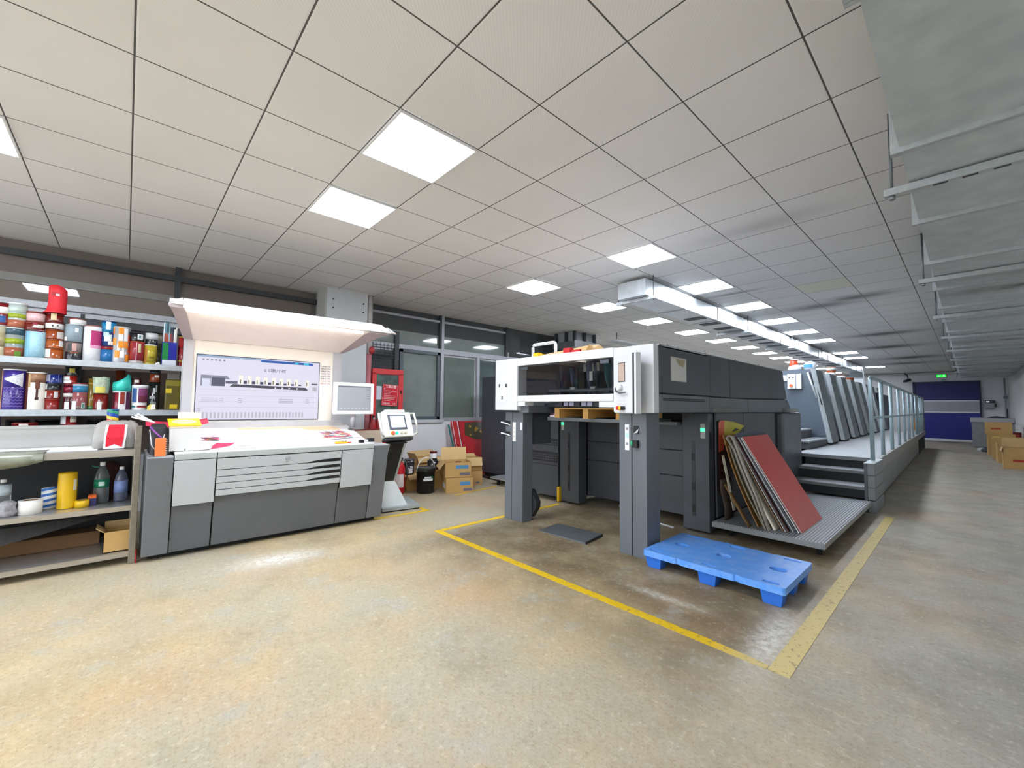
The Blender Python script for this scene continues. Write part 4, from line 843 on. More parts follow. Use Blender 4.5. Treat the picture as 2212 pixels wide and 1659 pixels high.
t = thing('loupe', 'black square loupe standing on the console desk end', 'loupe', (-4.7,1.99,.931))
build('foot', BX(-4.73,-4.68,1.97,2.02,.931,.965), blk, t, bev=.004)
build('arm', BX(-4.77,-4.76,2.0,2.1,.94,.96), cw, t)
build('block', BX(-4.8,-4.75,2.1,2.17,.932,.972), M('#232529',.5), t)
for i, (a, b_) in enumerate(((1.58,1.62),(1.64,1.66),(1.72,1.75),(1.76,1.79),(1.82,1.835))): pass
# tan carton and red board behind the console end
t = thing('tan_panel', 'tan cardboard panel standing behind the console end below the fire cabinet', 'cardboard', (-6.0,2.7,.6))
build('panel', BX(-6.12,-6.1,2.25,2.92,.0,1.0), M('#d2bda4',.7,n=.05), t)
build('red_edge', BX(-6.12,-6.095,2.92,3.0,.0,.99), M('#cf3a30',.5), t)
build('top_tape', BX(-6.122,-6.098,2.25,2.92,.985,1.004), M('#7d2a24',.5), t)
# standing operator terminal
t = thing('operator_terminal', 'white touch-screen terminal on a leaning black pedestal beside the console', 'terminal', (-5.25,2.62,0))
build('base_plate', MB().prism([(-5.05,2.44),(-4.97,2.93),(-5.53,3.06),(-5.5,2.5)], 'z', .015, .055), M('#a9b2b2',.4,.2,n=.08), t, bev=.003)
build('base_rubber', MB().prism([(-5.06,2.45),(-4.98,2.92),(-5.52,3.05),(-5.49,2.51)], 'z', 0, .015), blk, t)
build('foot_cover', MB().hexa([(-5.12,2.46,.055),(-5.08,2.8,.055),(-5.4,2.86,.055),(-5.42,2.5,.055)], [(-5.19,2.44,.37),(-5.17,2.66,.37),(-5.3,2.68,.37),(-5.32,2.46,.37)]), M('#dfe6e4',.4,n=.06), t)
Bq = [(-5.19,2.46,.37),(-5.175,2.645,.37),(-5.27,2.655,.37),(-5.285,2.47,.37)]; Tq = [(-5.06,2.53,.865),(-5.045,2.715,.865),(-5.14,2.73,.865),(-5.155,2.545,.865)]
build('pedestal', MB().hexa(Bq, Tq), M('#101214',.4), t)
build('side_rail', MB().hexa([(-5.175,2.645,.37),(-5.165,2.668,.37),(-5.26,2.68,.37),(-5.27,2.655,.37)], [(-5.045,2.715,.87),(-5.035,2.74,.87),(-5.13,2.755,.87),(-5.14,2.73,.87)]), M('#a9adb0',.35,.4), t)
build('side_rail', MB().hexa([(-5.195,2.44,.37),(-5.19,2.46,.37),(-5.285,2.47,.37),(-5.29,2.45,.37)], [(-5.065,2.508,.87),(-5.06,2.53,.87),(-5.155,2.545,.87),(-5.16,2.52,.87)]), M('#a9adb0',.35,.4), t)
build('cap', BX(-5.16,-5.03,2.51,2.75,.865,.885), blk, t)
for yy in (2.57,2.69): build('neck', BX(-5.12,-5.08,yy-.015,yy+.015,.88,.97), blk, t)
TM = Matrix.Translation((-5.09,2.63,1.10)) @ Matrix.Rotation(math.radians(5),4,'Z') @ Matrix.Rotation(math.radians(-22),4,'Y')
def tb(name, mb, mt, bev=0): return build(name, mb.xf(TM), mt, t, bev=bev)
tb('housing', BX(-.07,.03,-.22,.22,-.165,.175), M('#ecebe4',.35), .015)
tb('corner_guard', BX(-.09,.0,-.21,.21,-.20,-.165), M('#34373c',.5), .012)
tb('top_cap', BX(-.08,.02,-.15,.15,.175,.215), M('#e9e9e6',.35), .01)
for sg in (-1,1):
    tb('grab_handle', MB().tube([(.0,sg*.215,.16),(.045,sg*.262,.15),(.05,sg*.27,0),(.045,sg*.262,-.13),(.0,sg*.215,-.14)], .014, 8), M('#efece2',.35))
tb('screen_bezel', BX(.03,.036,-.135,.125,-.07,.135), M('#3b424c',.35), .003)
tb('screen', BX(.036,.038,-.105,.1,-.04,.115), M('#d4dcf2',.3,n=.02,scale=4,emit=.7))
for z in (.06,.02,-.01): tb('screen_line', BX(.038,.0385,-.09,.07,z,z+.006), M('#8d9fc0',.4,emit=.3))
for yy, c in ((-.10,'#d8401c'),(-.045,'#19c9a0'),(.03,'#c9c4a8'),(.09,'#cfcab0')):
    tb('push_button', MB().tube([(.03,yy,-.115),(.05,yy,-.115)], .017 if yy > -.05 else .022, 12), M(c,.35,emit=.6 if c == '#19c9a0' else 0))
tb('button_ring', MB().tube([(.03,-.10,-.115),(.034,-.10,-.115)], .03, 14), M('#e8c02a',.4))

# ------------------------------------------------------------------ along the window wall
red = M('#c8323a', .45, n=.08, scale=7); redf = M('#d63a3c', .45, n=.05)
t = thing('riser_pipe', 'upright pipe beside the column, white above and red painted below', 'pipe', (-6.66,2.9,0))
build('pipe', MB().tube([(-6.66,2.9,2.2),(-6.66,2.9,H)], .052, 16), M('#c4c2be',.5,n=.1,scale=10), t)
build('pipe_lower', MB().tube([(-6.66,2.9,0),(-6.66,2.9,2.2)], .0535, 16), M('#b9747a',.5,n=.35,scale=5), t)
build('valve', MB().lathe([(.02,0),(.045,.03),(.045,.09),(.02,.12)], (-6.6,2.93,2.2), 10), M('#b03038',.5), t)
t = thing('fire_hose_cabinet', 'red framed fire hose cabinet with glass front on the window wall', 'cabinet', (-6.8,3.22,1.0))
build('housing', BX(-7.08,-6.62,2.96,3.5,.75,1.95), M('#b62a30',.5,n=.08), t)
build('door_frame', BX(-6.62,-6.59,2.955,3.505,1.88,1.97).box(-6.62,-6.59,2.955,3.025,.74,1.9).box(-6.62,-6.59,3.42,3.505,.74,1.9).box(-6.62,-6.59,2.955,3.505,.74,.82), redf, t, bev=.004)
build('glass', BX(-6.612,-6.606,3.02,3.425,.8,1.89), M('#5a6a64',.12,n=.35,scale=9,spec=.6), t)
build('door_lock', BX(-6.59,-6.582,3.45,3.475,1.56,1.62), blk, t)
s_ = thing('fire_sign', 'red fire instruction sign with white print hung on the hose cabinet', 'sign', (-6.58,3.26,1.5))
RT = Matrix.Rotation(math.radians(-3),3,'X')
def sg(name, y0,y1,z0,z1,mt,x=-6.578,r=0):
    mb = MB().prism(rrect((y0+y1)/2,(z0+z1)/2,y1-y0,z1-z0,.02,4) if r else R_(y0,y1,z0,z1), 'x', x-.003, x)
    mb.v = [tuple(RT @ (Vector(v)-Vector((x,3.26,1.525)))+Vector((x,3.26,1.525))) for v in mb.v]
    return build(name, mb, mt, s_)
wt = M('#f0dedb',.5,n=0)
sg('sign_board', 3.12,3.4,1.355,1.71, M('#d01e34',.4,n=.04), r=1)
for a in ((3.13,3.39,1.698,1.703),(3.13,3.39,1.362,1.367),(3.128,3.132,1.367,1.698),(3.388,3.392,1.367,1.698)): sg('border_line', *a, M('#f0a9a4',.5), -6.5772)
def st_(s, size, y, z, al='CENTER', bold=0): 
    p = RT @ Vector((0,y-3.26,z-1.525)); text('lettering', s, size, wt, s_, (-6.5774,3.26+p.y,1.525+p.z), RT @ ROT['+x'], al, bold=bold)
st_('工消火警', .05, 3.265, 1.672, bold=.001); st_('▲', .03, 3.155, 1.636)
for i, (a, b_) in enumerate(((.25,.12),(.15,.08),(.15,.2),(.24,.0),(.24,.02),(.22,.0),(.15,.1))):
    sg('print_line', 3.15, 3.15+a-.03, 1.6-.027*i, 1.608-.027*i, M('#efb2ad',.5,n=.3,scale=120), -6.5772)
st_('火警电话', .032, 3.2, 1.39, bold=.0006); st_('110', .042, 3.335, 1.392, bold=.001)
p_ = thing('white_card', 'blank white card in the hose cabinet glass beside the red sign', 'card', (-6.6,3.06,1.57))
build('card', BX(-6.604,-6.600,3.03,3.125,1.46,1.68), M('#d9dce8',.5), p_)
for i, y in enumerate((2.93,3.02,3.1)):
    c_ = thing('fire_extinguisher', 'red fire extinguisher standing below the hose cabinet, %s from the column pipe' % ordn[i], 'extinguisher', (-6.5,y,0), 'extinguishers below the hose cabinet')
    build('cylinder', MB().lathe([(.05,.0),(.055,.02),(.055,.42),(.03,.5),(.02,.53)], (-6.48,y,.62), 16), M('#a81c26',.3), c_)
    build('valve_head', BX(-6.5,-6.46,y-.012,y+.012,1.14,1.2), M('#1d1d20',.4), c_)
    build('gauge', MB().tube([(-6.46,y,1.15),(-6.44,y,1.15)], .015, 8), M('#b9b9b4',.4), c_)
t = thing('stool_box', 'low plywood box carrying the extinguishers below the hose cabinet', 'box', (-6.5,3.02,0))
build('box_body', BX(-6.62,-6.36,2.965,3.2,0,.6), M('#8b7355',.7), t); build('box_top', BX(-6.63,-6.35,2.96,3.21,.6,.619), M('#a58c68',.7), t)
t = thing('fire_extinguisher', 'red fire extinguisher with white label on the floor beside the terminal', 'extinguisher', (-6.05,3.2,0))
build('cylinder', MB().lathe([(.07,.0),(.075,.03),(.075,.38),(.05,.46),(.025,.5)], (-6.05,3.2,0), 20), M('#d01f28',.3), t)
build('label', MB().patch((-6.05,3.2), .0755, -80, 20, .1,.3), M('#efe6e4',.5), t)
build('valve_head', BX(-6.08,-6.0,3.18,3.22,.5,.55), M('#2a2c2e',.4), t)
build('hose', MB().tube([(-6.01,3.2,.52),(-5.96,3.24,.5),(-5.95,3.26,.4),(-5.96,3.27,.25)], .011, 8), M('#4d5a52',.5), t)
t = thing('paint_bucket', 'big black bucket with white bail handle standing by the boxes', 'bucket', (-5.84,3.53,0))
build('pail', MB().lathe([(.125,0),(.13,.005),(.145,.36),(.15,.36),(.15,.375),(.147,.38)], (-5.84,3.53,0), 32), M('#111214',.35,n=.1), t)
build('lid', MB().lathe([(.156,.335),(.158,.345),(.158,.385),(.15,.395),(.14,.388),(.01,.385)], (-5.84,3.53,0), 32), M('#17181a',.3), t)
build('bail_handle', MB().tube([(-5.84+.02*math.sin(a),3.53-.16*math.cos(a),.34+.21*math.sin(a)) for a in [PI*k/14 for k in range(15)]], .008, 8), M('#dcd9cf',.4), t)
build('label', MB().patch((-5.84,3.53), .1405, -45, 20, .2,.235), M('#e6e9e8',.5), t)
build('label_top', MB().patch((-5.84,3.53), .1415, -38, 5, .24,.265), M('#dfe9e6',.5,n=.2,scale=60), t)
build('label_mark', MB().patch((-5.84,3.53), .1415, 6, 20, .24,.265), M('#1f6a44',.5), t)
can('ink_tin', 'black tin with white label stacked behind the big black bucket', 3.42, .09, .26, .42, '#17181b', '#24262a', (), ((-30,10,.1,.6,'#e6e8ea'),), x=-6.18)
can('ink_tin', 'black tin topmost behind the big black bucket', 3.43, .085, .421, .5, '#1b1c20', '#2e3136', (), (), x=-6.18)
can('ink_tin', 'black tin beside the bucket under the red-lidded tin', 3.83, .09, .30, .46, '#1a1b1e', '#3a3c40', (), (), x=-6.12)
can('ink_tin', 'tin with white label and red top on the black tin by the boxes', 3.86, .06, .461, .60, '#e9e6e4', '#7a1c1c', ((.0,.18,'#1f1d1d'),(.75,.97,'#8c2426')), (), x=-6.15)
hp = [('F',30,.1),('B',75,.12)]
carton('opened cardboard box with splayed flaps behind the big black bucket', (-6.22,3.45,0), .26, .26, .25, PI/2+.1, False, (('F',-40,.1),('L',-35,.12),('R',70,.1)))
carton('cardboard box with orange print behind the big black bucket', (-6.56,3.96,0), .5, .3, .46, PI/2, True, (('F',-70,.08),('B',70,.1),('L',60,.09)), [(-.12,.16,.36,.43,M('#c4762c',.6))])
carton('brown cardboard box between the black bucket and the blue-printed boxes', (-6.1,3.82,0), .3, .26, .30, PI/2, False)
lab = lambda: None
b1 = carton('lower cardboard box with blue print and white label, front of the boxes by the wall', (-5.63,3.99,0), .43, .40, .235, PI/2-.42, False, (), [(.0,.17,.12,.175,bluep),(.06,.2,.03,.075,greyp)])
b2 = carton('open cardboard box full of red tins on the lower blue-printed box', (-5.66,3.98,.24), .42, .40, .235, PI/2-.42, True, (('L',-50,.13),('B',80,.2)), [(-.04,.16,.135,.19,bluep),(.02,.19,.03,.075,greyp)])
def on_side(bx, nm, y0, y1, z0, z1, mt, w):   # sticker on the -x side of a carton
    mb = BX(-w/2-.0018,-w/2,y0,y1,z0,z1); me_org = _ORG[bx.name]; _ORG[bx.name] = Vector((0,0,0)); build(nm, mb, mt, bx); _ORG[bx.name] = me_org
on_side(b1, 'address_label', -.08,.1,.06,.14, M('#e6e6ea',.5), .43)
for i, (dx, dy) in enumerate(((-.06,-.1),(.06,.02),(-.08,.1))):
    can('ink_tin', 'red topped ink tin inside the open box, %s from the bucket side' % ordn[i], 3.98+dy, .05, .25, .45, '#7a2a26', '#b0242c', ((.4,.8,'#e6dedc'),), (), x=-5.66+dx)
carton('cardboard box with raised flaps behind the blue-printed boxes', (-5.98,4.5,.25), .34, .3, .22, PI/2-.3, True, (('F',-75,.14),('B',15,.12),('L',-60,.1)), [(-.05,.1,.1,.15,greyp)])
carton('small cardboard box with handling marks under the flapped box by the red boards', (-5.98,4.5,0), .36, .3, .245, PI/2-.3, False, (), [(-.12,-.08,.03,.07,greyp),(-.02,.02,.03,.07,greyp),(.06,.13,.03,.06,greyp)])
# boards leaning on the white wall
t = thing('leaning_board', 'tall red board with dark gold-flowered panel leaning on the white wall', 'board', (-6.9,5.3,0))
build('board', MB().hexa([(-6.72,4.98,0),(-6.70,4.98,0),(-6.70,5.75,0),(-6.72,5.75,0)], [(-7.04,4.98,1.06),(-7.02,4.98,1.06),(-7.02,5.75,1.06),(-7.04,5.75,1.06)]), M('#c2262e',.45,n=.05,scale=4), t)
lean = lambda y, z, o=.004: (-6.70-.302*z+o, y, z)
build('dark_panel', MB().add([lean(5.12,1.03),lean(5.08,.78),lean(5.3,.70),lean(5.7,.66),lean(5.72,1.04)], [(0,1,2,3,4)]), M('#4a4322',.4,n=.15,scale=10), t)
for y, z, q in ((5.24,.95,.034),(5.40,.90,.05),(5.22,.78,.024),(5.36,.86,.03),(5.5,.84,.04)):
    build('gold_flower', MB().add([lean(y+q*(.78+.22*math.cos(4*k*PI/16))*math.cos(k*PI/16), z+q*(.78+.22*math.cos(4*k*PI/16))*math.sin(k*PI/16), .008) for k in range(32)], [list(range(32))]), M('#c79a34',.45,n=.15,scale=60), t)
t = thing('leaning_board', 'narrow red board with white edges leaning at the end of the big red one', 'board', (-6.9,4.93,0))
build('board', MB().hexa([(-6.70,4.84,0),(-6.68,4.84,0),(-6.68,4.95,0),(-6.70,4.95,0)], [(-7.02,4.78,1.06),(-7.0,4.78,1.06),(-7.0,4.95,1.06),(-7.02,4.95,1.06)]), M('#c92d30',.45), t)
for a, b_ in ((4.95,4.965),(4.83,4.84)): build('white_edge', MB().hexa([(-6.70,a,0),(-6.678,a,0),(-6.678,b_,0),(-6.70,b_,0)], [(-7.02,a-.03,1.06),(-6.99,a-.03,1.06),(-6.99,b_-.03,1.06),(-7.02,b_-.03,1.06)]), M('#eeeeef',.4), t)
t = thing('poster_tube', 'thin green and white edged sheet leaning beside the narrow red board', 'board', (-6.95,4.76,.4))
build('sheet', MB().hexa([(-6.74,4.80,.0),(-6.73,4.80,.0),(-6.73,4.83,.0),(-6.74,4.83,.0)], [(-7.04,4.71,1.02),(-7.03,4.71,1.02),(-7.03,4.77,1.02),(-7.04,4.77,1.02)]), M('#e6e8e8',.5), t)
build('green_edge', MB().hexa([(-6.85,4.755,.45),(-6.84,4.755,.45),(-6.84,4.79,.45),(-6.85,4.79,.45)], [(-7.02,4.715,1.0),(-7.01,4.715,1.0),(-7.01,4.75,1.0),(-7.02,4.75,1.0)]), M('#2a6f6a',.5), t)
t = thing('electrical_cabinet', 'tall charcoal machine cabinet standing between the windows and the press', 'cabinet', (-5.9,5.5,0))
ink = M('#3c3e46', .45, n=.06, scale=4)
build('cabinet_body', BX(-6.5,-4.7,5.16,5.95,.1,1.93), ink, t, bev=.008)
build('plinth', BX(-6.45,-4.75,5.22,5.9,0,.1), blk, t)
build('cable_arm', MB().tube([(-5.2,5.1,1.6),(-5.05,5.05,1.64)], .012, 6), M('#d9d9d9',.4), t)
build('cable', MB().tube([(-6.5,5.12,.03),(-6.0,5.1,.02),(-5.6,5.08,.02)], .025, 8), blk, t)
t = thing('step_plate', 'small ribbed metal footstep beside the press leg', 'step', (-5.1,4.75,0))
build('tread', BX(-5.75,-4.9,4.78,5.12,.10,.13), M('#b4b7ba',.4,.4,n=.1,scale=40), t)
for x in (-5.6,-4.95): build('leg', BX(x-.02,x+.02,4.82,4.86,0,.10), blk, t)

# ------------------------------------------------------------------ printing press
pw = M('#d9dade', .35, n=.02); pg = M('#4b4e53', .42, n=.14, scale=3); pgl = M('#62676c', .4, n=.2, scale=2.5); core = M('#1c1d20', .6); legm = M('#63686e', .4, n=.1, scale=4, stretch=(1,1,.3))
PRX = -1.84; LX = -1.90
press = thing('printing_press', 'long dark grey sheet-fed printing press with white delivery hood on two posts', 'press', (-2.9,8.0,0))
t = press
# hood
hood = build('delivery_hood', BX(-3.955,-3.562,3.35,4.4,1.315,1.925).box(-3.56,-2.25,3.35,3.5,1.832,1.922).box(-2.248,PRX,3.35,3.44,1.313,1.915).box(-3.56,-2.25,3.35,3.45,1.415,1.486), pw, t, bev=.006)
build('hood_bracket', BX(-3.56,-3.44,3.36,3.5,1.37,1.414).box(-2.42,-2.25,3.36,3.5,1.36,1.414), pw, hood)
build('hood_skirt', BX(-3.60,-3.44,3.42,4.4,1.29,1.37), legm, t)
build('hood_roof', BX(-3.955,PRX,3.5,4.45,1.9,1.921), pw, t)
build('hood_side', BX(-2.0,PRX-.022,3.44,4.45,1.313,1.9), core, t)
glass = M('#0b0d10', .03, n=0, alpha=.3, spec=.8)
build('window_pane', BX(-3.56,-2.25,3.372,3.38,1.486,1.832), glass, t)
for x in (-3.51,-2.41): build('hinge_plate', BX(x,x+.1,3.366,3.372,1.78,1.815), M('#4a5058',.3,.3), t)
build('seam_badge', MB().tube([(-3.03,3.351,1.87),(-3.03,3.346,1.87)], .012, 12), M('#cfd1d4',.3), hood)
for x in (-2.98,-2.5,-3.45): build('badge', BX(x,x+.02,3.3475,3.35,1.445,1.455), M('#c9cbce',.4), hood)
build('bar_clip', BX(-3.03,-2.9,3.36,3.40,1.478,1.492), blk, hood)
build('inner_lining', BX(-3.561,-3.55,3.5,4.4,1.486,1.9), M('#3a302e',.5,n=.2,scale=5), t)
build('inner_back', BX(-3.55,-2.0,4.4,4.44,1.3,1.9), M('#23252a',.5,n=.2,scale=6), t)
for x, r, c, z0, z1 in ((-3.05,.025,'#5d77a0',1.5,1.8),(-2.98,.02,'#2e3238',1.45,1.85),(-2.80,.045,'#6b7298',1.47,1.86),(-2.72,.03,'#7d8494',1.5,1.86),(-2.56,.05,'#4a8088',1.47,1.82),(-2.42,.035,'#2f333b',1.45,1.85),(-3.2,.03,'#5a5e66',1.5,1.84)):
    build('air_hose', MB().tube([(x,3.72,z0),(x+.02,3.72,(z0+z1)/2),(x,3.72,z1)], r, 12), M(c,.35), t)
build('control_tag', BX(-2.73,-2.69,3.62,3.63,1.64,1.74), M('#f0f1f2',.4), t)
build('shelf_bar', BX(-3.3,-2.28,3.6,3.66,1.53,1.555), M('#4f545c',.35,.2), t)
for x in (-2.95,-2.68,-2.40): build('clamp', BX(x,x+.06,3.57,3.62,1.55,1.575), M('#b5b8bb',.3,.3), t)
build('inner_box', BX(-2.87,-2.66,3.7,3.9,1.75,1.84), M('#cfc8c5',.4,n=.15,scale=30), t)
# sign plate on the left cap
pl = build('rating_plate', BX(-3.905,-3.735,3.3465,3.35,1.41,1.64), M('#dcdde0',.4), t)
build('plate_frame', BX(-3.885,-3.76,3.344,3.3465,1.45,1.62), M('#eff0f2',.4), pl)
for x, z in ((-3.87,1.61),(-3.75,1.61),(-3.82,1.465)): build('plate_lock', BX(x-.012,x+.012,3.342,3.3465,z-.02,z+.02), M('#3a3c40',.4), pl)
# swung control panel
TM = Matrix.Translation((-2.19,3.345,0)) @ Matrix.Rotation(math.radians(-22),4,'Z')
def cp(name, mb, mt, bev=0, par=None): return build(name, mb.xf(TM), mt, par or t, bev=bev)
panel = cp('control_panel', BX(0,.27,-.045,0,1.305,1.83), pw, .012)
cp('panel_edge', BX(.275,.30,-.05,.0,1.305,1.83), M('#2c2e32',.4)); cp('panel_back', BX(.30,.325,-.05,.0,1.305,1.83), pw)
cp('display_frame', BX(.065,.165,-.048,-.045,1.585,1.76), M('#5b5654',.35), 0, panel); cp('display_face', BX(.072,.158,-.0495,-.048,1.593,1.752), M('#b59f92',.3,n=.08,scale=25,emit=.15), 0, panel)
cp('rotary_knob', MB().tube([(.105,-.045,1.535),(.105,-.085,1.535)], .026, 16), M('#dfe0e2',.35), 0, panel)
cp('handset', MB().tube([(.03,-.05,1.53),(.06,-.07,1.505),(.12,-.075,1.485),(.2,-.07,1.49)], [.012,.009,.006,.006], 8), M('#55585d',.35), 0, panel)
for i in range(3):
    for j in range(2): cp('key_pad', BX(.05+.07*j,.1+.07*j,-.0465,-.045,1.44-.035*i,1.465-.035*i), M('#d2d4d7',.4), 0, panel)
for x, c in ((.085,'#d02c22'),(.118,'#e8b81c'),(.15,'#1d1e22')): cp('push_button', MB().tube([(x,-.045,1.352),(x,-.075,1.352)], .018, 12), M(c,.35), 0, panel)
# posts
for x0, x1, xm, z1, yk in ((-3.90,-3.59,-3.775,1.29,3.64), (-2.27,-1.985,-2.135,1.313,3.71)):
    lg = build('post', BX(x0,xm-.004,3.475,yk,0,z1).box(xm+.004,x1,3.475,yk,0,z1).box(x0+.01,x1-.01,3.49,yk-.01,0,z1), legm, t, bev=.005)
    if x0 < -3:
        build('side_wing', BX(-3.8,-3.62,3.64,4.0,.9,1.29), pg, lg)
        build('knee_guard', MB().prism([(-3.75,.03),(-3.62,.03),(-3.53,.16),(-3.525,.23),(-3.62,.36),(-3.75,.36)], 'y', 3.645, 3.72), M('#2c2e32',.5), lg)
        for z in (1.13,1.0): 
            build('handle_slot', BX(-3.895,-3.81,3.472,3.4755,z-.0,z+.055), blk, lg); build('lever', MB().hexa([(-3.9,3.44,z+.02),(-3.81,3.47,z),(-3.81,3.47,z+.012),(-3.9,3.44,z+.034)], [(-3.9,3.4,z+.03),(-3.85,3.44,z+.02),(-3.85,3.44,z+.03),(-3.9,3.4,z+.045)]), M('#e3e4e6',.3,.3), lg)
        build('button_plate', BX(-3.765,-3.71,3.471,3.4755,.94,1.17), M('#e9e9ea',.4), lg)
        for z in (1.1,1.05,1.0): build('plate_mark', BX(-3.75,-3.727,3.4702,3.471,z-.01,z+.01), M('#c9c4b4',.4), lg)
        build('button_plate', BX(-3.63,-3.6,3.471,3.4755,1.08,1.17), M('#dfe0e2',.4), lg)
    else:
        build('button_plate', BX(-2.205,-2.16,3.471,3.4755,.96,1.2), M('#e3e4e5',.4), lg)
        build('green_button', BX(-2.2,-2.165,3.469,3.471,1.075,1.12), M('#a9e6c4',.4,emit=.3), lg)
        for z in (1.16,1.02): build('plate_mark', BX(-2.195,-2.17,3.4702,3.471,z-.012,z+.012), M('#8f9296',.4), lg)
        build('handle_slot', BX(-2.115,-2.06,3.472,3.4755,1.12,1.19), blk, lg)
        build('lever', MB().hexa([(-2.09,3.46,1.125),(-2.065,3.46,1.125),(-2.065,3.47,1.15),(-2.09,3.47,1.13)], [(-2.1,3.45,1.12),(-2.06,3.45,1.13),(-2.06,3.47,1.165),(-2.1,3.47,1.13)]), M('#e3e4e6',.3), lg)
        build('sensor', BX(-2.11,-2.06,3.44,3.475,.99,1.06), blk, lg); build('sensor_lens', MB().tube([(-2.125,3.45,1.03),(-2.105,3.45,1.03)], .022, 10), M('#1f9a6a',.3,emit=.3), lg)
# upper body
build('body_core', MB().prism([(4.44,1.31),(4.44,1.9),(7.03,1.9),(7.22,1.5),(7.5,1.31)], 'x', -3.93, PRX-.02).box(-3.93,LX-.021,4.862,8.0,.12,1.31), core, t)
build('body_roof', BX(-3.94,PRX-.01,4.44,5.05,1.9,1.925).box(-3.94,PRX-.01,5.06,7.04,1.9,1.914), pg, t)
def sidep(poly, mt=pg, x=PRX, th=.02, nm='side_panel', bev=.004): return build(nm, MB().prism(poly, 'x', x-th, x), mt, t, bev=bev)
sp_ = sidep([(3.444,1.49),(4.508,1.49),(4.508,1.915),(3.444,1.915)])
sidep([(4.516,1.487),(5.04,1.485),(5.04,1.917),(4.516,1.915)])
sidep([(5.056,1.484),(7.24,1.512),(7.06,1.912),(5.056,1.917)], th=.02)
build('roof_edge', BX(PRX-.02,PRX+.002,3.444,5.05,1.916,1.924).box(PRX-.02,PRX+.002,5.056,7.05,1.917,1.922), M('#a9acaf',.35,.3), t)
lb = sidep([(3.444,1.316),(4.49,1.316),(4.49,1.478),(3.444,1.478)], pgl)
for z in (1.442,1.428): build('vent_slot', BX(PRX,PRX+.002,3.51,4.38,z-.005,z+.005), blk, lb)
sidep([(4.504,1.316),(5.62,1.316),(5.62,1.476),(4.504,1.476)], pgl); sidep([(5.632,1.316),(7.5,1.316),(7.26,1.5),(5.632,1.476)], pgl)
build('inset_door', BX(PRX,PRX+.003,4.53,5.03,1.385,1.47), pgl, t)
LX = -1.90
build('flared_cap', MB().prism([(-1.88,1.316),(-1.80,1.316),(-1.80,1.325),(-1.835,1.375),(-1.88,1.375)], 'y', 4.57, 5.1), M('#6d6f6c',.4,n=.1), t)
build('flared_cap', MB().prism([(-1.88,1.316),(-1.80,1.316),(-1.80,1.325),(-1.835,1.375),(-1.88,1.375)], 'y', 7.05, 7.75), M('#6d6f6c',.4,n=.1), t)
for y0, y1, z0 in ((4.80,5.62,.17),(5.632,6.86,.17)): build('lower_panel', BX(LX-.02,LX,y0,y1,z0,1.308), pg, t, bev=.004)
build('dark_recess', BX(LX-.05,LX-.02,6.86,7.05,.17,1.31), core, t)
build('end_pillar', BX(LX-.25,LX+.06,7.05,8.0,.17,1.312), pgl, t, bev=.03)
build('post_handle', BX(-1.921,-1.917,4.68,4.71,.9,1.1), blk, t)
# light-curtain pillars and inner cladding under the hood
for x0, x1, lx, ly in ((-4.03,-3.69,-3.975,1.15), (-2.213,-1.922,-2.085,1.15)):
    pi = build('guard_pillar', BX(x0,x1,4.65,4.83 if x0 < -3 else 4.79,.03,1.17 if x0 < -3 else 1.305), pg, t, bev=.006)
    lx = -3.975 if x0 < -3 else -1.98
    build('status_plate', BX(lx-.025,lx+.025,4.646,4.65,1.03,1.19 if x0>-3 else 1.15), M('#b9b8b2',.4), pi)
    build('green_lamp', BX(lx-.024,lx+.024,4.643,4.646,1.105,1.14), M('#35f08a',.3,n=0,emit=2.2), pi)
    cx = (x0+x1)/2 if x0 < -3 else -2.089
    build('sensor_slot', BX(cx-.02,cx+.02,4.647,4.65,.18,1.0), M('#2e3034',.4), pi)
    for z in (.82,.5,.26): build('sensor_eye', BX(cx-.02,cx+.015,4.645,4.647,z-.04,z+.04), blk, pi)
build('cross_beam', BX(-4.62,-2.24,4.58,4.72,1.165,1.20), M('#7d8084',.4,n=.1), t)
build('drive_side_panel', BX(-4.62,-4.04,4.62,5.9,.07,.51).box(-4.62,-4.04,4.62,5.9,.515,1.17), pg, t, bev=.004)
vp = build('vent_panel', BX(-4.60,-4.05,4.612,4.62,.80,.90).box(-4.60,-4.05,4.612,4.62,.56,.70), M('#26282c',.5), t)
for z0 in (.81,.845,.58,.615,.65):
    for i in range(14): build('vent_louver', BX(-4.59+.039*i,-4.56+.039*i,4.609,4.612,z0,z0+.02), pg, vp)
build('back_panel', BX(-3.68,-2.25,4.84,4.86,.13,.62).box(-3.68,-2.25,4.84,4.86,.628,.88).box(-3.68,-2.25,4.84,4.86,.888,1.165), M('#37393e',.5,n=.08,scale=4), t, bev=.003)
build('side_cabinet', BX(-2.74,-2.26,4.8,4.839,.13,.56).box(-2.74,-2.26,4.8,4.839,.57,.86).box(-2.74,-2.26,4.8,4.839,.87,1.2), pg, t, bev=.003)
build('upper_works', BX(-3.5,-2.3,3.75,4.4,1.36,1.4), M('#3a3d44',.4,n=.3,scale=20), t)
for i in range(9): build('gripper_unit', BX(-3.08+.08*i,-3.02+.08*i,3.52,3.6,1.372,1.41), M('#a5a7c0' if i%3 else '#34363c',.3,.3), t)
build('gripper_bar', BX(-3.2,-2.3,3.6,3.66,1.365,1.378), M('#2a2b30',.4), t)
build('hose_line', MB().tube([(-3.1,4.75,.1),(-2.9,4.7,.015),(-2.6,4.66,.015),(-2.3,4.6,.015)], .012, 8), M('#b9bcb9',.4), t)
build('yellow_corner', BX(-4.04,-4.0,4.60,4.65,.02,.22), M('#e0b414',.5,n=.15,scale=40), t)
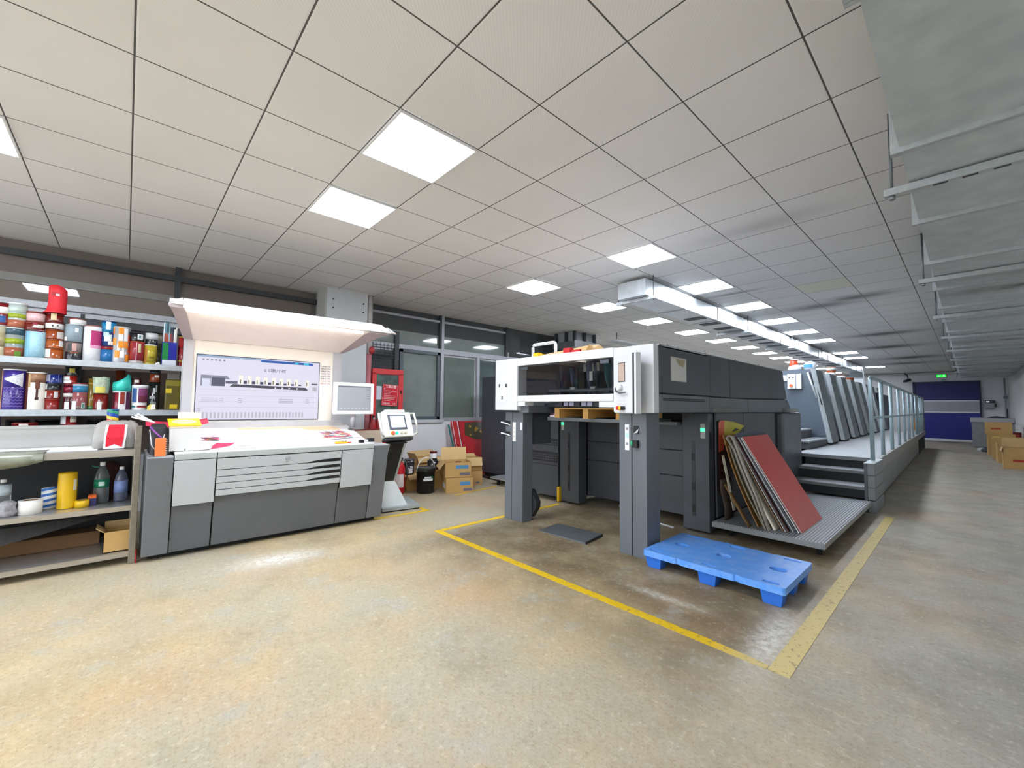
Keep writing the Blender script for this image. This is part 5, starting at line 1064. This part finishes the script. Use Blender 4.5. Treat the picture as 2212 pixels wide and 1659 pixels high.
# paper held on the side, by magnets
pp = thing('pinned_paper', 'creased white paper in a sleeve stuck on the dark press side', 'paper', (PRX,3.81,1.71))
build('sleeve', BX(PRX+.001,PRX+.004,3.655,3.965,1.605,1.83), M('#b9b7b0',.3,n=.05), pp)
build('sheet', BX(PRX+.004,PRX+.0055,3.67,3.955,1.61,1.815), M('#d5d3ce',.5,n=.04), pp)
build('yellow_crease', MB().add([(PRX+.0062,3.73,1.815),(PRX+.0062,3.94,1.81),(PRX+.0062,3.90,1.745),(PRX+.0062,3.80,1.76)], [(0,1,2,3)]), M('#a8a07a',.5,n=.2,scale=40), pp)
# printing units; the press runs very slightly off the grid
PR = Matrix.Translation((-1.94,8.0,0)) @ Matrix.Rotation(math.radians(.9),4,'Z') @ Matrix.Translation((1.94,-8.0,0))
ub = M('#515c67', .4, n=.07, scale=2.2); us = M('#868f92', .38, .1, n=.14, scale=4); ust = M('#ccd3d6', .35, .1, n=.06)
xb, xt, zb, zt = -1.862, -2.115, .7, 2.2
X_ = lambda z: xb+(xt-xb)*(z-zb)/(zt-zb)
build('unit_base', BX(-3.95,-1.98,8.0,10.46,.0,.62).box(-3.95,-1.98,10.46,22.0,.0,.7).xf(PR), core, t)
for k in range(8):
    y = 10.52+1.40*k
    q0 = [(-3.95,y+.03,.7),(xb-.05,y+.03,.7),(xb-.05,y+.73,.7),(-3.95,y+.73,.7)]; q1 = [(-3.75,y+.03,zt),(xt-.05,y+.03,zt),(xt-.05,y+.73,zt),(-3.75,y+.73,zt)]
    pu = build('printing_unit', MB().hexa(q0,q1).xf(PR), ub if k == 0 else pgl, t)
    build('side_guard', MB().hexa([(xb-.06,y+.09,.69),(xb,y+.09,.69),(xb,y+.74,.69),(xb-.06,y+.74,.69)], [(xt-.06,y+.09,zt+.01),(xt,y+.09,zt+.01),(xt,y+.72,zt+.01),(xt-.06,y+.72,zt+.01)]).xf(PR), us, pu, bev=.012)
    build('edge_strip', MB().hexa([(xb-.065,y-.01,.69),(xb-.002,y+.06,.69),(xb-.02,y+.089,.69),(xb-.065,y+.05,.69)], [(xt-.075,y-.01,zt+.01),(xt-.002,y+.06,zt+.01),(xt-.02,y+.089,zt+.01),(xt-.075,y+.05,zt+.01)]).xf(PR), ust, pu)
    build('kick_strip', BX(xb-.06,xb-.03,y+.0,y+.76,.655,.69).xf(PR), core, pu)
    if k < 7: build('bridge_guard', BX(-3.9,xb-.35,y+.73,y+1.43,.7,1.35).xf(PR), M('#2f3236',.5,n=.1), t)
    if k == 0:
        build('guard_seam', BX(0,0.002,y+.1,y+.72,0,.006).xf(Matrix.Translation((X_(.95)+.0,0,.95))).xf(PR), M('#5c6468',.4), pu)
        gr = build('handle_bar', MB().tube([(-2.24,y-.02,2.14),(-2.09,y-.02,1.60)], .02, 10).xf(PR), M('#cfd6d8',.3,.3), pu)
        build('handle_shade', MB().hexa([(-2.215,y+.02,2.14),(-2.165,y+.02,2.14),(-2.005,y+.02,1.46),(-2.04,y+.02,1.46)],[(-2.215,y+.033,2.14),(-2.165,y+.033,2.14),(-2.005,y+.033,1.46),(-2.04,y+.033,1.46)]).xf(PR), core, pu)
        bx = build('control_box', BX(-2.60,-2.45,y-.06,y+.03,1.80,2.12).box(-2.385,-2.345,y-.06,y+.03,1.80,2.12).box(-2.45,-2.385,y-.02,y+.03,1.80,2.12).xf(PR), M('#dfe5ea',.35), pu, bev=.008)
        build('rotary_switch', MB().tube([(-2.53,y-.06,1.87),(-2.53,y-.09,1.87)], .03, 12).xf(PR), M('#d8642a',.4), bx)
        for x in (-2.56,-2.49): build('lamp', MB().tube([(x,y-.06,2.04),(x,y-.075,2.04)], .014, 10).xf(PR), M('#3a3e44',.4), bx)
        build('tag_plate', BX(-2.70,-2.62,y-.01,y+.03,1.97,2.1).xf(PR), M('#d9dfe4',.4), pu)
fd = build('feeder', MB().prism([(21.6,.7),(21.6,1.6),(22.2,2.0),(24.4,2.0),(24.4,0.0),(22.0,0.0)], 'x', -3.9, -2.1).xf(PR), pgl, t)
build('feeder_arm', MB().hexa([(-2.1,20.5,.7),(-1.98,20.5,.7),(-1.98,20.8,.7),(-2.1,20.8,.7)], [(-2.1,19.9,2.0),(-1.98,19.9,2.0),(-1.98,20.1,2.0),(-2.1,20.1,2.0)]).xf(PR), M('#3a4350',.4), t)
# things on top of the press
def on_top(name, label, cat, x, y, z): return thing(name, label, cat, tuple(PR @ Vector((x,y,z))))
t2 = on_top('plastic_bag', 'white plastic bag with red ink tin in it on top of the first printing unit', 'bag', -2.52,10.75,2.21)
o_ = _ORG[t2.name]
build('bag', MB().lathe([(.12,.0),(.13,.03),(.11,.09),(.07,.12)], o_, 14), M('#e8e6e8',.4,n=.1,scale=20), t2); build('red_tin', MB().lathe([(.075,.06),(.08,.08),(.08,.18),(.07,.19)], o_+Vector((-.02,0,.02)), 14), M('#d0502a',.3,n=.1), t2); build('tin_rim', MB().lathe([(.085,.205),(.09,.22),(.05,.23)], o_+Vector((-.01,0,.015)), 14), M('#e4d9d6',.4), t2)
t2 = on_top('plastic_bag', 'white and blue printed plastic bag on top of the first printing unit', 'bag', -2.26,10.85,2.21); o_ = _ORG[t2.name]
build('bag', MB().lathe([(.10,.0),(.12,.05),(.12,.11),(.09,.17),(.03,.19)], o_, 14), M('#e9eef4',.4,n=.08,scale=15), t2); build('blue_print', MB().patch((o_.x,o_.y), .124, -150, -60, o_.z+.05, o_.z+.12), M('#4f9ae0',.4), t2)
for k, (dy, dx, lb_) in enumerate(((13.45,-2.32,'third'),(14.75,-2.3,'fourth'),(16.1,-2.3,'fifth'))):
    c0 = PR @ Vector((dx,dy,2.21)); zz = 2.212
    n_st = (2,1,1)[k]
    for j in range(n_st):
        can('ink_tin', 'orange and white ink tin %son top of the %s printing unit' % (('lower of two ','upper of two ')[j] if n_st > 1 else '', lb_), c0.y, .095, zz+.13*j, zz+.13*(j+1)-.002, '#d8622a', '#e08a5a', ((.3,.85,'#e8e4e0'),) if k < 2 else (), () if k < 2 else ((-140,-20,.0,.35,'#3a3ab0'),), x=c0.x)
# wooden pallet lifted inside the delivery
wd = M('#c89a55', .7, n=.12, scale=6, stretch=(.4,3,6))
t = thing('wooden_pallet', 'wooden pallet held up inside the press delivery below the hood', 'pallet', (-2.75,3.9,1.24))
build('deck_board', BX(-3.2,-2.29,3.6,4.4,1.335,1.352), wd, t)
for x in (-3.2,-2.8,-2.39): build('block', BX(x,x+.07,3.6,3.72,1.237,1.335), wd, t); build('stringer', BX(x,x+.07,3.72,4.4,1.245,1.335), wd, t)
t = thing('pile_plate', 'dark steel plate under the wooden pallet in the delivery', 'plate', (-2.75,4.0,1.2))
build('plate', BX(-3.42,-2.29,3.73,4.55,1.205,1.236), M('#3a3c40',.4), t); build('front_lip', BX(-3.42,-2.29,3.72,3.73,1.2,1.238), M('#6a6d72',.4), t)
t = thing('print_pile', 'colour printed sheets lying beside the wooden pallet in the delivery', 'print', (-3.35,3.75,1.24))
build('sheets', BX(-3.41,-3.22,3.75,3.95,1.2365,1.26), M('#e6dfe6',.5,n=.1,scale=30), t); build('pink_sheet', MB().hexa([(-3.34,3.73,1.2605),(-3.23,3.73,1.2605),(-3.23,3.9,1.2605),(-3.34,3.9,1.2605)],[(-3.33,3.74,1.28),(-3.25,3.74,1.3),(-3.25,3.9,1.3),(-3.33,3.9,1.28)]), M('#cf8ad0',.4,n=.1), t)
build('dark_sheet', MB().hexa([(-3.41,3.75,1.2605),(-3.345,3.75,1.2605),(-3.345,3.9,1.2605),(-3.41,3.9,1.2605)],[(-3.4,3.755,1.275),(-3.35,3.755,1.285),(-3.35,3.9,1.285),(-3.4,3.9,1.275)]), M('#5a3030',.4,n=.3,scale=30), t)
# on the hood
t = thing('cardboard_sheet', 'folded cardboard sheet lying along the top of the white hood', 'cardboard', (-3.0,3.7,1.925))
build('board', MB().hexa([(-3.55,3.45,1.9255),(-2.62,3.45,1.923),(-2.62,3.9,1.923),(-3.55,3.9,1.9255)], [(-3.5,3.5,1.94),(-2.7,3.6,2.02),(-2.66,3.7,2.03),(-3.5,3.85,1.95)]), kraft, t)
build('corner_fold', MB().prism([(-2.7,1.925),(-2.58,1.925),(-2.64,2.01)], 'y', 3.5, 3.54), kraft_d, t)
t = thing('yellow_block', 'small yellow plastic block on the edge of the white hood', 'block', (-3.28,3.42,1.925))
build('block', BX(-3.33,-3.25,3.38,3.44,1.9235,1.965), M('#f0c414',.4), t); build('tail', BX(-3.25,-3.19,3.4,3.43,1.9235,1.945), M('#d8a512',.4), t)
t = thing('red_clip', 'small red plastic tool lying on the edge of the white hood', 'tool', (-2.8,3.42,1.925))
build('head', BX(-2.88,-2.79,3.37,3.43,1.9235,1.975), M('#c81420',.4), t); build('shaft', BX(-2.79,-2.68,3.39,3.42,1.924,1.95), M('#c01822',.4), t)
t = thing('grab_rail', 'white bent tube rail standing on the hood roof', 'rail', (-3.7,3.9,1.925))
build('rail', MB().tube([(-3.9,3.95,1.925),(-3.9,3.95,2.14),(-3.89,3.95,2.165),(-3.87,3.95,2.175),(-3.53,3.95,2.175),(-3.51,3.95,2.165),(-3.5,3.95,2.14),(-3.5,3.95,1.925)], .02, 10), M('#dcdcda',.4), t)
for x in (-3.9,-3.5): build('rail_foot', BX(x-.04,x+.04,3.91,3.99,1.922,1.93), zinc, t)

# ------------------------------------------------------------------ gallery with stairs and railing
mdk, nt, N, ma, mix, noise, ramp, P, px, py, pz = node_mat('ribbed_aluminium_deck')
b = nt.nodes['Principled BSDF']
rib = ma('PINGPONG', ma('MULTIPLY', px, 40), .5); rr_ = ma('GREATER_THAN', rib, .28)
nt.links.new(mix(rr_, '#7d8285', mix(noise(6,4,P), '#c3c7ca', '#aeb3b6')), b.inputs['Base Color']); b.inputs['Metallic'].default_value = .25; b.inputs['Roughness'].default_value = .45
bp = N('ShaderNodeBump'); bp.inputs['Strength'].default_value = .6; bp.inputs['Distance'].default_value = .01; nt.links.new(rib, bp.inputs['Height']); nt.links.new(bp.outputs[0], b.inputs['Normal'])
gk = M('#565a5e', .45, n=.08, scale=4); gfl = M('#7d8182', .5, n=.08, scale=5); rail_m = M('#9fb2b9', .35, .25, n=.08, scale=10)
t = thing('press_gallery', 'raised ribbed metal walkway with steps and railing along the press', 'gallery', (-1.4,8.0,0))
G = Matrix.Translation((-.93,7.4,0)) @ Matrix.Rotation(math.radians(.95),4,'Z') @ Matrix.Translation((.93,-7.4,0))
build('deck', BX(-1.96,-.94,8.15,21.8,.625,.65).xf(G), mdk, t)
build('deck_nosing', BX(-1.98,-.97,8.12,8.16,.60,.652), gfl, t)
for y0, y1, z in ((7.78,8.2,.487),(7.36,7.8,.322)):
    build('stair_tread', BX(-1.84,-.975,y0,y1,z-.03,z), mdk, t); build('tread_lip', BX(-1.84,-.975,y0-.01,y0,z-.04,z+.001), gfl, t)
build('riser', BX(-1.84,-.975,8.17,8.2,.49,.62).box(-1.84,-.975,7.8,7.83,.325,.455).box(-1.84,-.975,7.4,7.43,.165,.29), M('#2a2c2f',.6), t)
for i, z in enumerate((.0,.165,.325,.485)):
    build('stringer_block', BX(-.955,-.88,7.31,8.1-.0*i,z+.003,z+.158), gfl, t, bev=.004)
build('stringer_post', BX(-.99,-.957,7.31,7.36,0,.645), gk, t)
build('stringer_cap', BX(-.99,-.88,7.3,8.1,.643,.652), M('#b4bdc0',.4,.2), t)
build('fascia', BX(-.945,-.90,8.1,21.8,.50,.65).xf(G), M('#8b8a86',.5,n=.07,scale=5), t)
for i in range(9):
    build('skirt_panel', BX(-.985,-.955,8.1+1.15*i,8.1+1.15*i+1.14,.04,.49).xf(G), gfl, t, bev=.003)
for i, y in enumerate((18.8,19.9,21.0,21.7)): build('gallery_leg', BX(-.985,-.93,y,y+.06,0,.5).xf(G), gk, t)
ys = [7.66,8.89,10.3,11.75,13.15,14.5,15.85,17.2]
zr = 1.82
build('handrail', MB().tube([(-.93,7.66,.66),(-.93,7.66,zr-.06),(-.93,7.68,zr-.015),(-.93,7.75,zr)]+[(-.93,y,zr) for y in (9,11,13,15,17)]+[(-.93,17.5,zr),(-.93,17.62,zr-.02),(-.93,17.66,zr-.08),(-.93,17.66,.66)], .026, 10).xf(G), rail_m, t)
build('handrail', MB().tube([(-.93,18.3,.66),(-.93,18.3,zr-.06),(-.93,18.4,zr),(-.93,21.6,zr),(-.93,21.7,zr-.06),(-.93,21.7,.66)], .026, 10).xf(G), rail_m, t)
build('mid_rail', MB().tube([(-.93,7.72,1.25),(-.93,17.66,1.25)], .018, 8).xf(G), rail_m, t)
build('mid_rail', MB().tube([(-.93,18.3,1.25),(-.93,21.7,1.25)], .018, 8).xf(G), rail_m, t)
for y in ys[1:]+[19.2,20.1,21.0]: build('rail_post', MB().tube([(-.93,y,.65),(-.93,y,zr)], .028 if y < 11 else .024, 10).xf(G), rail_m, t)
t = thing('step_block', 'two-step metal footstep on the walkway at the first printing unit', 'step', (-2.2,9.6,.65))
build('lower_step', BX(-2.62,-1.97,8.98,10.42,.655,.775), M('#4a4d50',.5,n=.06), t); build('lower_tread', BX(-2.63,-1.96,8.96,10.43,.775,.80), mdk, t)
build('upper_step', BX(-2.9,-2.22,9.35,10.42,.80,.95), M('#4a4d50',.5,n=.06), t); build('upper_tread', BX(-2.91,-2.21,9.33,10.43,.95,.975), mdk, t)
c_ = carton('orange-brown cardboard box at the far end of the walkway by the blue door', (-1.31,21.45,.652), .22, .3, .42, 0, False, (), (), None, M('#c9873a',.7,n=.06))
# low platform
t = thing('foot_platform', 'low ribbed metal platform on short legs in front of the gallery steps', 'platform', (-1.4,5.9,0))
build('deck', BX(-1.895,-.93,4.66,7.29,.12,.16), mdk, t, bev=.008)
build('edge_frame', BX(-1.897,-.927,4.645,4.66,.105,.155).box(-.93,-.918,4.645,7.29,.105,.155), M('#8b8e90',.45,.2), t)
for x, y in ((-1.0,4.85),(-1.78,4.85),(-1.0,7.1),(-1.78,7.1)): build('leg', MB().tube([(x,y,0),(x,y,.12)], .022, 8), M('#2c2e30',.5), t)

# ------------------------------------------------------------------ boards leaning on the press side
def board(name, label, cat, bx, tx, y0, y1, z1, th, mt, ty=0, bow=0, z0=.162, edge=None):
    t = thing(name, label, cat, (bx, (y0+y1)/2, z0))
    secs = []; tx = bx+(tx-bx)*(z1-z0)/(1.055-.162)
    for k in range(9):
        a = k/8; s_ = math.sin(PI*a)*bow
        x = bx+(tx-bx)*a-s_; z = z0+(z1-z0)*a-s_*.45
        dx, dz = (z1-z0), (bx-tx); L = math.hypot(dx,dz); nx, nz = dx/L*th, dz/L*th
        ya, yb_ = y0+ty*a, y1+ty*a
        secs.append([(x,ya,z),(x,yb_,z),(x+nx,yb_,z+nz),(x+nx,ya,z+nz)])
    build('board', MB().sweep(secs, False), mt, t)
    if edge: build('edge_band', MB().sweep([[(p[0][0],p[0][1]-.0015,p[0][2]),(p[0][0],p[0][1]-.0002,p[0][2]),(p[3][0],p[3][1]-.0002,p[3][2]),(p[3][0],p[3][1]-.0015,p[3][2])] for p in secs], False), edge, t)
    return t
redb = M('#d65249', .32, n=.08, scale=3); cream = M('#ebe4cf', .5, n=.03); brn = M('#7d6348', .6, n=.1, scale=8); dgr = M('#4b4e55', .5, n=.06); wht = M('#dcdcdc', .5); olv = M('#8d8266', .6, n=.1, scale=8); mar = M('#5c3a38', .5, n=.06)
rows = [('large red coated board, front one of the stack leaning on the press', 4.85, 5.68, 1.055, .004, redb, .0),
 ('white-edged board directly behind the front red board', 4.83, 5.66, 1.05, .006, wht, .0),
 ('dark grey board second behind the front red board', 4.84, 5.66, 1.07, .009, dgr, .001),
 ('pale thin board between two dark ones in the leaning stack', 4.82, 5.6, 1.05, .004, wht, .002),
 ('blue-grey board showing its top edge in the leaning stack', 4.84, 5.62, 1.09, .007, M('#5b5f70',.5), .003),
 ('maroon board in the middle of the leaning stack', 4.80, 5.55, 1.06, .007, mar, .004),
 ('thin pale board beside the maroon board in the leaning stack', 4.79, 5.5, 1.065, .004, wht, .005),
 ('brown board between maroon board and cream strip in the stack', 4.79, 5.5, 1.0, .009, brn, .008),
 ('long cream-faced strip wedged in the leaning stack', 4.76, 5.1, .93, .018, cream, .014),
 ('grey felt-like sheet behind the cream strip in the leaning stack', 4.78, 5.5, 1.0, .014, M('#77746c',.7,n=.08), .02),
 ('olive grey bowed sheet at the back of the leaning stack', 4.76, 5.4, .96, .014, olv, .026),
 ('tan brown board, rearmost straight one of the leaning stack', 4.76, 5.62, 1.07, .010, M('#a3763f',.6,n=.1,scale=8), .028)]
bx_, tx_ = -1.14, -1.655
for i, (lb_, y0, y1, z1, th, mt, bow) in enumerate(rows):
    if i: bx_ -= th*1.18+.013+(.03 if i in (8,9,11) else 0); tx_ -= th*1.18+.0035
    board('leaning_sheet', lb_, 'board', bx_, tx_, y0, y1, z1, th, mt, 0, bow, edge=M('#e2d7d2',.5) if i == 0 else None)
board('leaning_sheet', 'crooked cream sheet sticking out in front at the rear of the stack', 'board', -1.70, -1.868, 4.69, 4.752, .86, .003, cream, -.0, .0, z0=.30)
t = thing('folded_sheet', 'grey sheet folded into a loop at the top of the leaning stack', 'board', (-1.5,4.8,.162))
lp = [(-1.40,.163),(-1.52,.5),(-1.63,.78),(-1.675,.92),(-1.725,1.0),(-1.75,1.045),(-1.735,1.075),(-1.70,1.06),(-1.675,1.0),(-1.65,.93),(-1.60,.78),(-1.49,.5),(-1.375,.163)]
secs = []
for i, (x, z) in enumerate(lp):
    a, b_ = lp[max(i-1,0)], lp[min(i+1,len(lp)-1)]; d_ = Vector((b_[0]-a[0], 0, b_[1]-a[1])).normalized(); n_ = Vector((d_.z,0,-d_.x))*.004
    secs.append([(x+n_.x,4.68,z+n_.z),(x+n_.x,4.752,z+n_.z),(x-n_.x,4.752,z-n_.z),(x-n_.x,4.68,z-n_.z)])
build('sheet', MB().sweep(secs, True), M('#b3ad9e',.6,n=.06), t)
t = thing('torn_cardboard', 'crumpled dark brown cardboard on the platform under the crooked cream sheet', 'cardboard', (-1.65,4.8,.162))
build('torn_sheet', MB().sweep([[(x,y0,z),(x,y1,z),(x+.02,y1,z),(x+.02,y0,z)] for x, y0, y1, z in ((-1.83,4.8,5.0,.163),(-1.82,4.78,5.0,.3),(-1.84,4.72,5.0,.5),(-1.83,4.70,4.95,.6))], True), M('#4e3f34',.8,n=.2,scale=10), t)
build('torn_flap', MB().sweep([[(x,4.67,z),(x,4.755,z),(x+.006,4.755,z),(x+.006,4.67,z)] for x, z in ((-1.55,.163),(-1.60,.24),(-1.65,.33),(-1.72,.45),(-1.78,.56))], True), M('#8a6a42',.7,n=.15), t)
# poster on the press side
t = thing('poster_sheet', 'large orange and yellow poster sheet with curled corner on the press side', 'poster', (-1.87,5.0,.7))
def pst(nm, pts, mt, o): build(nm, MB().add([(LX+o+c,a,b_) for a,b_,c in pts]+[(LX+o+c+.002,a,b_) for a,b_,c in pts], [list(range(len(pts))), list(range(len(pts),2*len(pts)))[::-1]]+[(i,(i+1)%len(pts),(i+1)%len(pts)+len(pts),i+len(pts)) for i in range(len(pts))]), mt, t)
pst('orange_field', [(4.81,.88,.022),(4.95,.90,.02),(4.97,1.225,.022),(4.86,1.225,.025),(4.80,1.205,.028)], M('#e8623c',.4,n=.06), 0)
pst('yellow_field', [(4.95,.95,.02),(5.2,1.0,.022),(5.48,1.155,.06),(5.22,1.205,.03),(4.97,1.225,.022)], M('#c9bc2a',.4,n=.06), 0)
pst('maroon_field', [(4.81,.40,.018),(5.2,.46,.018),(5.2,1.0,.02),(4.95,.95,.021),(4.95,.90,.021),(4.81,.88,.022)], M('#4a1512',.3,n=.12), 0)
pst('dark_motif', [(5.14,1.09,.036),(5.24,1.10,.036),(5.34,1.115,.05),(5.24,1.13,.036)], M('#26261f',.5), .004)

# ------------------------------------------------------------------ blue plastic pallet
pb = M('#4f90e4', .38, n=.05, scale=7); pbl = M('#2f70d4', .35, n=.04)
mpb, nt, N, ma, mix, noise, ramp, P, px, py, pz = node_mat('blue_pallet_plastic')
b = nt.nodes['Principled BSDF']
nt.links.new(mix(ma('MULTIPLY', ramp(noise(9,5,P,.7), .45, .75), .55), '#5b9bee', '#a3c2ec'), b.inputs['Base Color']); b.inputs['Roughness'].default_value = .4
t = thing('plastic_pallet', 'blue plastic nine-foot pallet lying on the floor before the press', 'pallet', (-1.41,3.69,0))
x0, x1, y0, y1 = -1.945, -.885, 3.33, 4.06
def slot(cx, cy, w, h): return rrect(cx, cy, w, h, h*.48, 5)
cx, cy = (x0+x1)/2, (y0+y1)/2
outer = [(x0+.01,y0),(cx-.24,y0),(cx-.235,y0+.012),(cx-.205,y0+.012),(cx-.2,y0),(cx+.2,y0),(cx+.205,y0+.012),(cx+.235,y0+.012),(cx+.24,y0),(x1-.015,y0),(x1,y0+.015),(x1,y1-.015),(x1-.015,y1),
         (cx+.28,y1),(cx+.27,y1-.012),(cx+.19,y1-.012),(cx+.18,y1),(cx-.18,y1),(cx-.19,y1-.012),(cx-.27,y1-.012),(cx-.28,y1),(x0+.015,y1),(x0,y1-.015),(x0,y0+.015)]
hl = [slot(x, y0+.055, .11, .04) for x in (x0+.09, cx, x1-.1)]+[slot(x, y1-.06, .13, .04) for x in (x0+.13, cx, x1-.12)]+[rrect(x, cy, .12, .085, .042, 6) for x in (x0+.17, cx, x1-.14)]
build('deck', holes_plate(outer, hl, .095, .143), mpb, t, bev=.006)
for y in (y0+.075, cy, y1-.08):
    for x in (x0+.085, cx, x1-.09):
        w_, d_, q = .072, .06, .009
        o0 = [(x-w_*.8,y-d_*.8,0),(x+w_*.8,y-d_*.8,0),(x+w_*.8,y+d_*.8,0),(x-w_*.8,y+d_*.8,0)]; o1 = [(x-w_,y-d_,.0955),(x+w_,y-d_,.0955),(x+w_,y+d_,.0955),(x-w_,y+d_,.0955)]
        i0 = [(x-w_*.8+q,y-d_*.8+q,.012),(x+w_*.8-q,y-d_*.8+q,.012),(x+w_*.8-q,y+d_*.8-q,.012),(x-w_*.8+q,y+d_*.8-q,.012)]; i1 = [(x-w_+q,y-d_+q,.0955),(x+w_-q,y-d_+q,.0955),(x+w_-q,y+d_-q,.0955),(x-w_+q,y+d_-q,.0955)]
        fs = [(3,2,1,0),(8,9,10,11)]
        for k in range(4):
            j = (k+1) % 4; fs += [(k,j,4+j,4+k), (8+j,8+k,12+k,12+j), (4+k,4+j,12+j,12+k)]
        build('foot', MB().add(o0+o1+i0+i1, fs), pbl, t, bev=.004)
t = thing('steel_plate', 'grey steel plate lying on the floor between the press posts', 'plate', (-2.95,3.58,0))
build('plate', MB().hexa([(-3.26,3.40,0),(-2.62,3.41,0),(-2.66,3.75,0),(-3.29,3.77,0)], [(-3.26,3.40,.006),(-2.62,3.41,.02),(-2.66,3.75,.03),(-3.29,3.77,.006)]), M('#73797d',.35,.4,n=.2,scale=3), t)
build('rim', MB().hexa([(-2.625,3.41,.001),(-2.615,3.41,.001),(-2.655,3.75,.001),(-2.665,3.75,.001)], [(-2.625,3.41,.021),(-2.615,3.41,.021),(-2.655,3.75,.031),(-2.665,3.75,.031)]), M('#3f4448',.4,.4), t)

# ------------------------------------------------------------------ camera, world, view
cam = bpy.data.cameras.new('camera'); co = bpy.data.objects.new('camera', cam); C.objects.link(co)
yaw, pitch, roll = math.radians(47.4618), math.radians(3.1741), math.radians(.5466)
f = Vector((-math.sin(yaw)*math.cos(pitch), math.cos(yaw)*math.cos(pitch), math.sin(pitch)))
r = Vector((math.cos(yaw), math.sin(yaw), 0)); u = r.cross(f)
r2 = r*math.cos(roll)+u*math.sin(roll); u2 = -r*math.sin(roll)+u*math.cos(roll)
co.matrix_world = Matrix(((r2.x,u2.x,-f.x,0),(r2.y,u2.y,-f.y,0),(r2.z,u2.z,-f.z,1.35),(0,0,0,1)))
cam.sensor_fit = 'HORIZONTAL'; cam.sensor_width = 36; cam.lens = 36*907.2/2212; cam.clip_start = .05; cam.clip_end = 100
S.camera = co
w = bpy.data.worlds.new('world'); S.world = w; w.use_nodes = True
w.node_tree.nodes['Background'].inputs[0].default_value = (.85,.925,1,1); w.node_tree.nodes['Background'].inputs[1].default_value = 3.7
S.view_settings.view_transform = 'Standard'; S.view_settings.look = 'None'; S.view_settings.gamma = 1; S.view_settings.use_curve_mapping = False
S.view_settings.exposure = 0.25
S.cycles.use_denoising = True
S.cycles.max_bounces = 8; S.cycles.diffuse_bounces = 5; S.cycles.glossy_bounces = 4; S.cycles.sample_clamp_indirect = 6
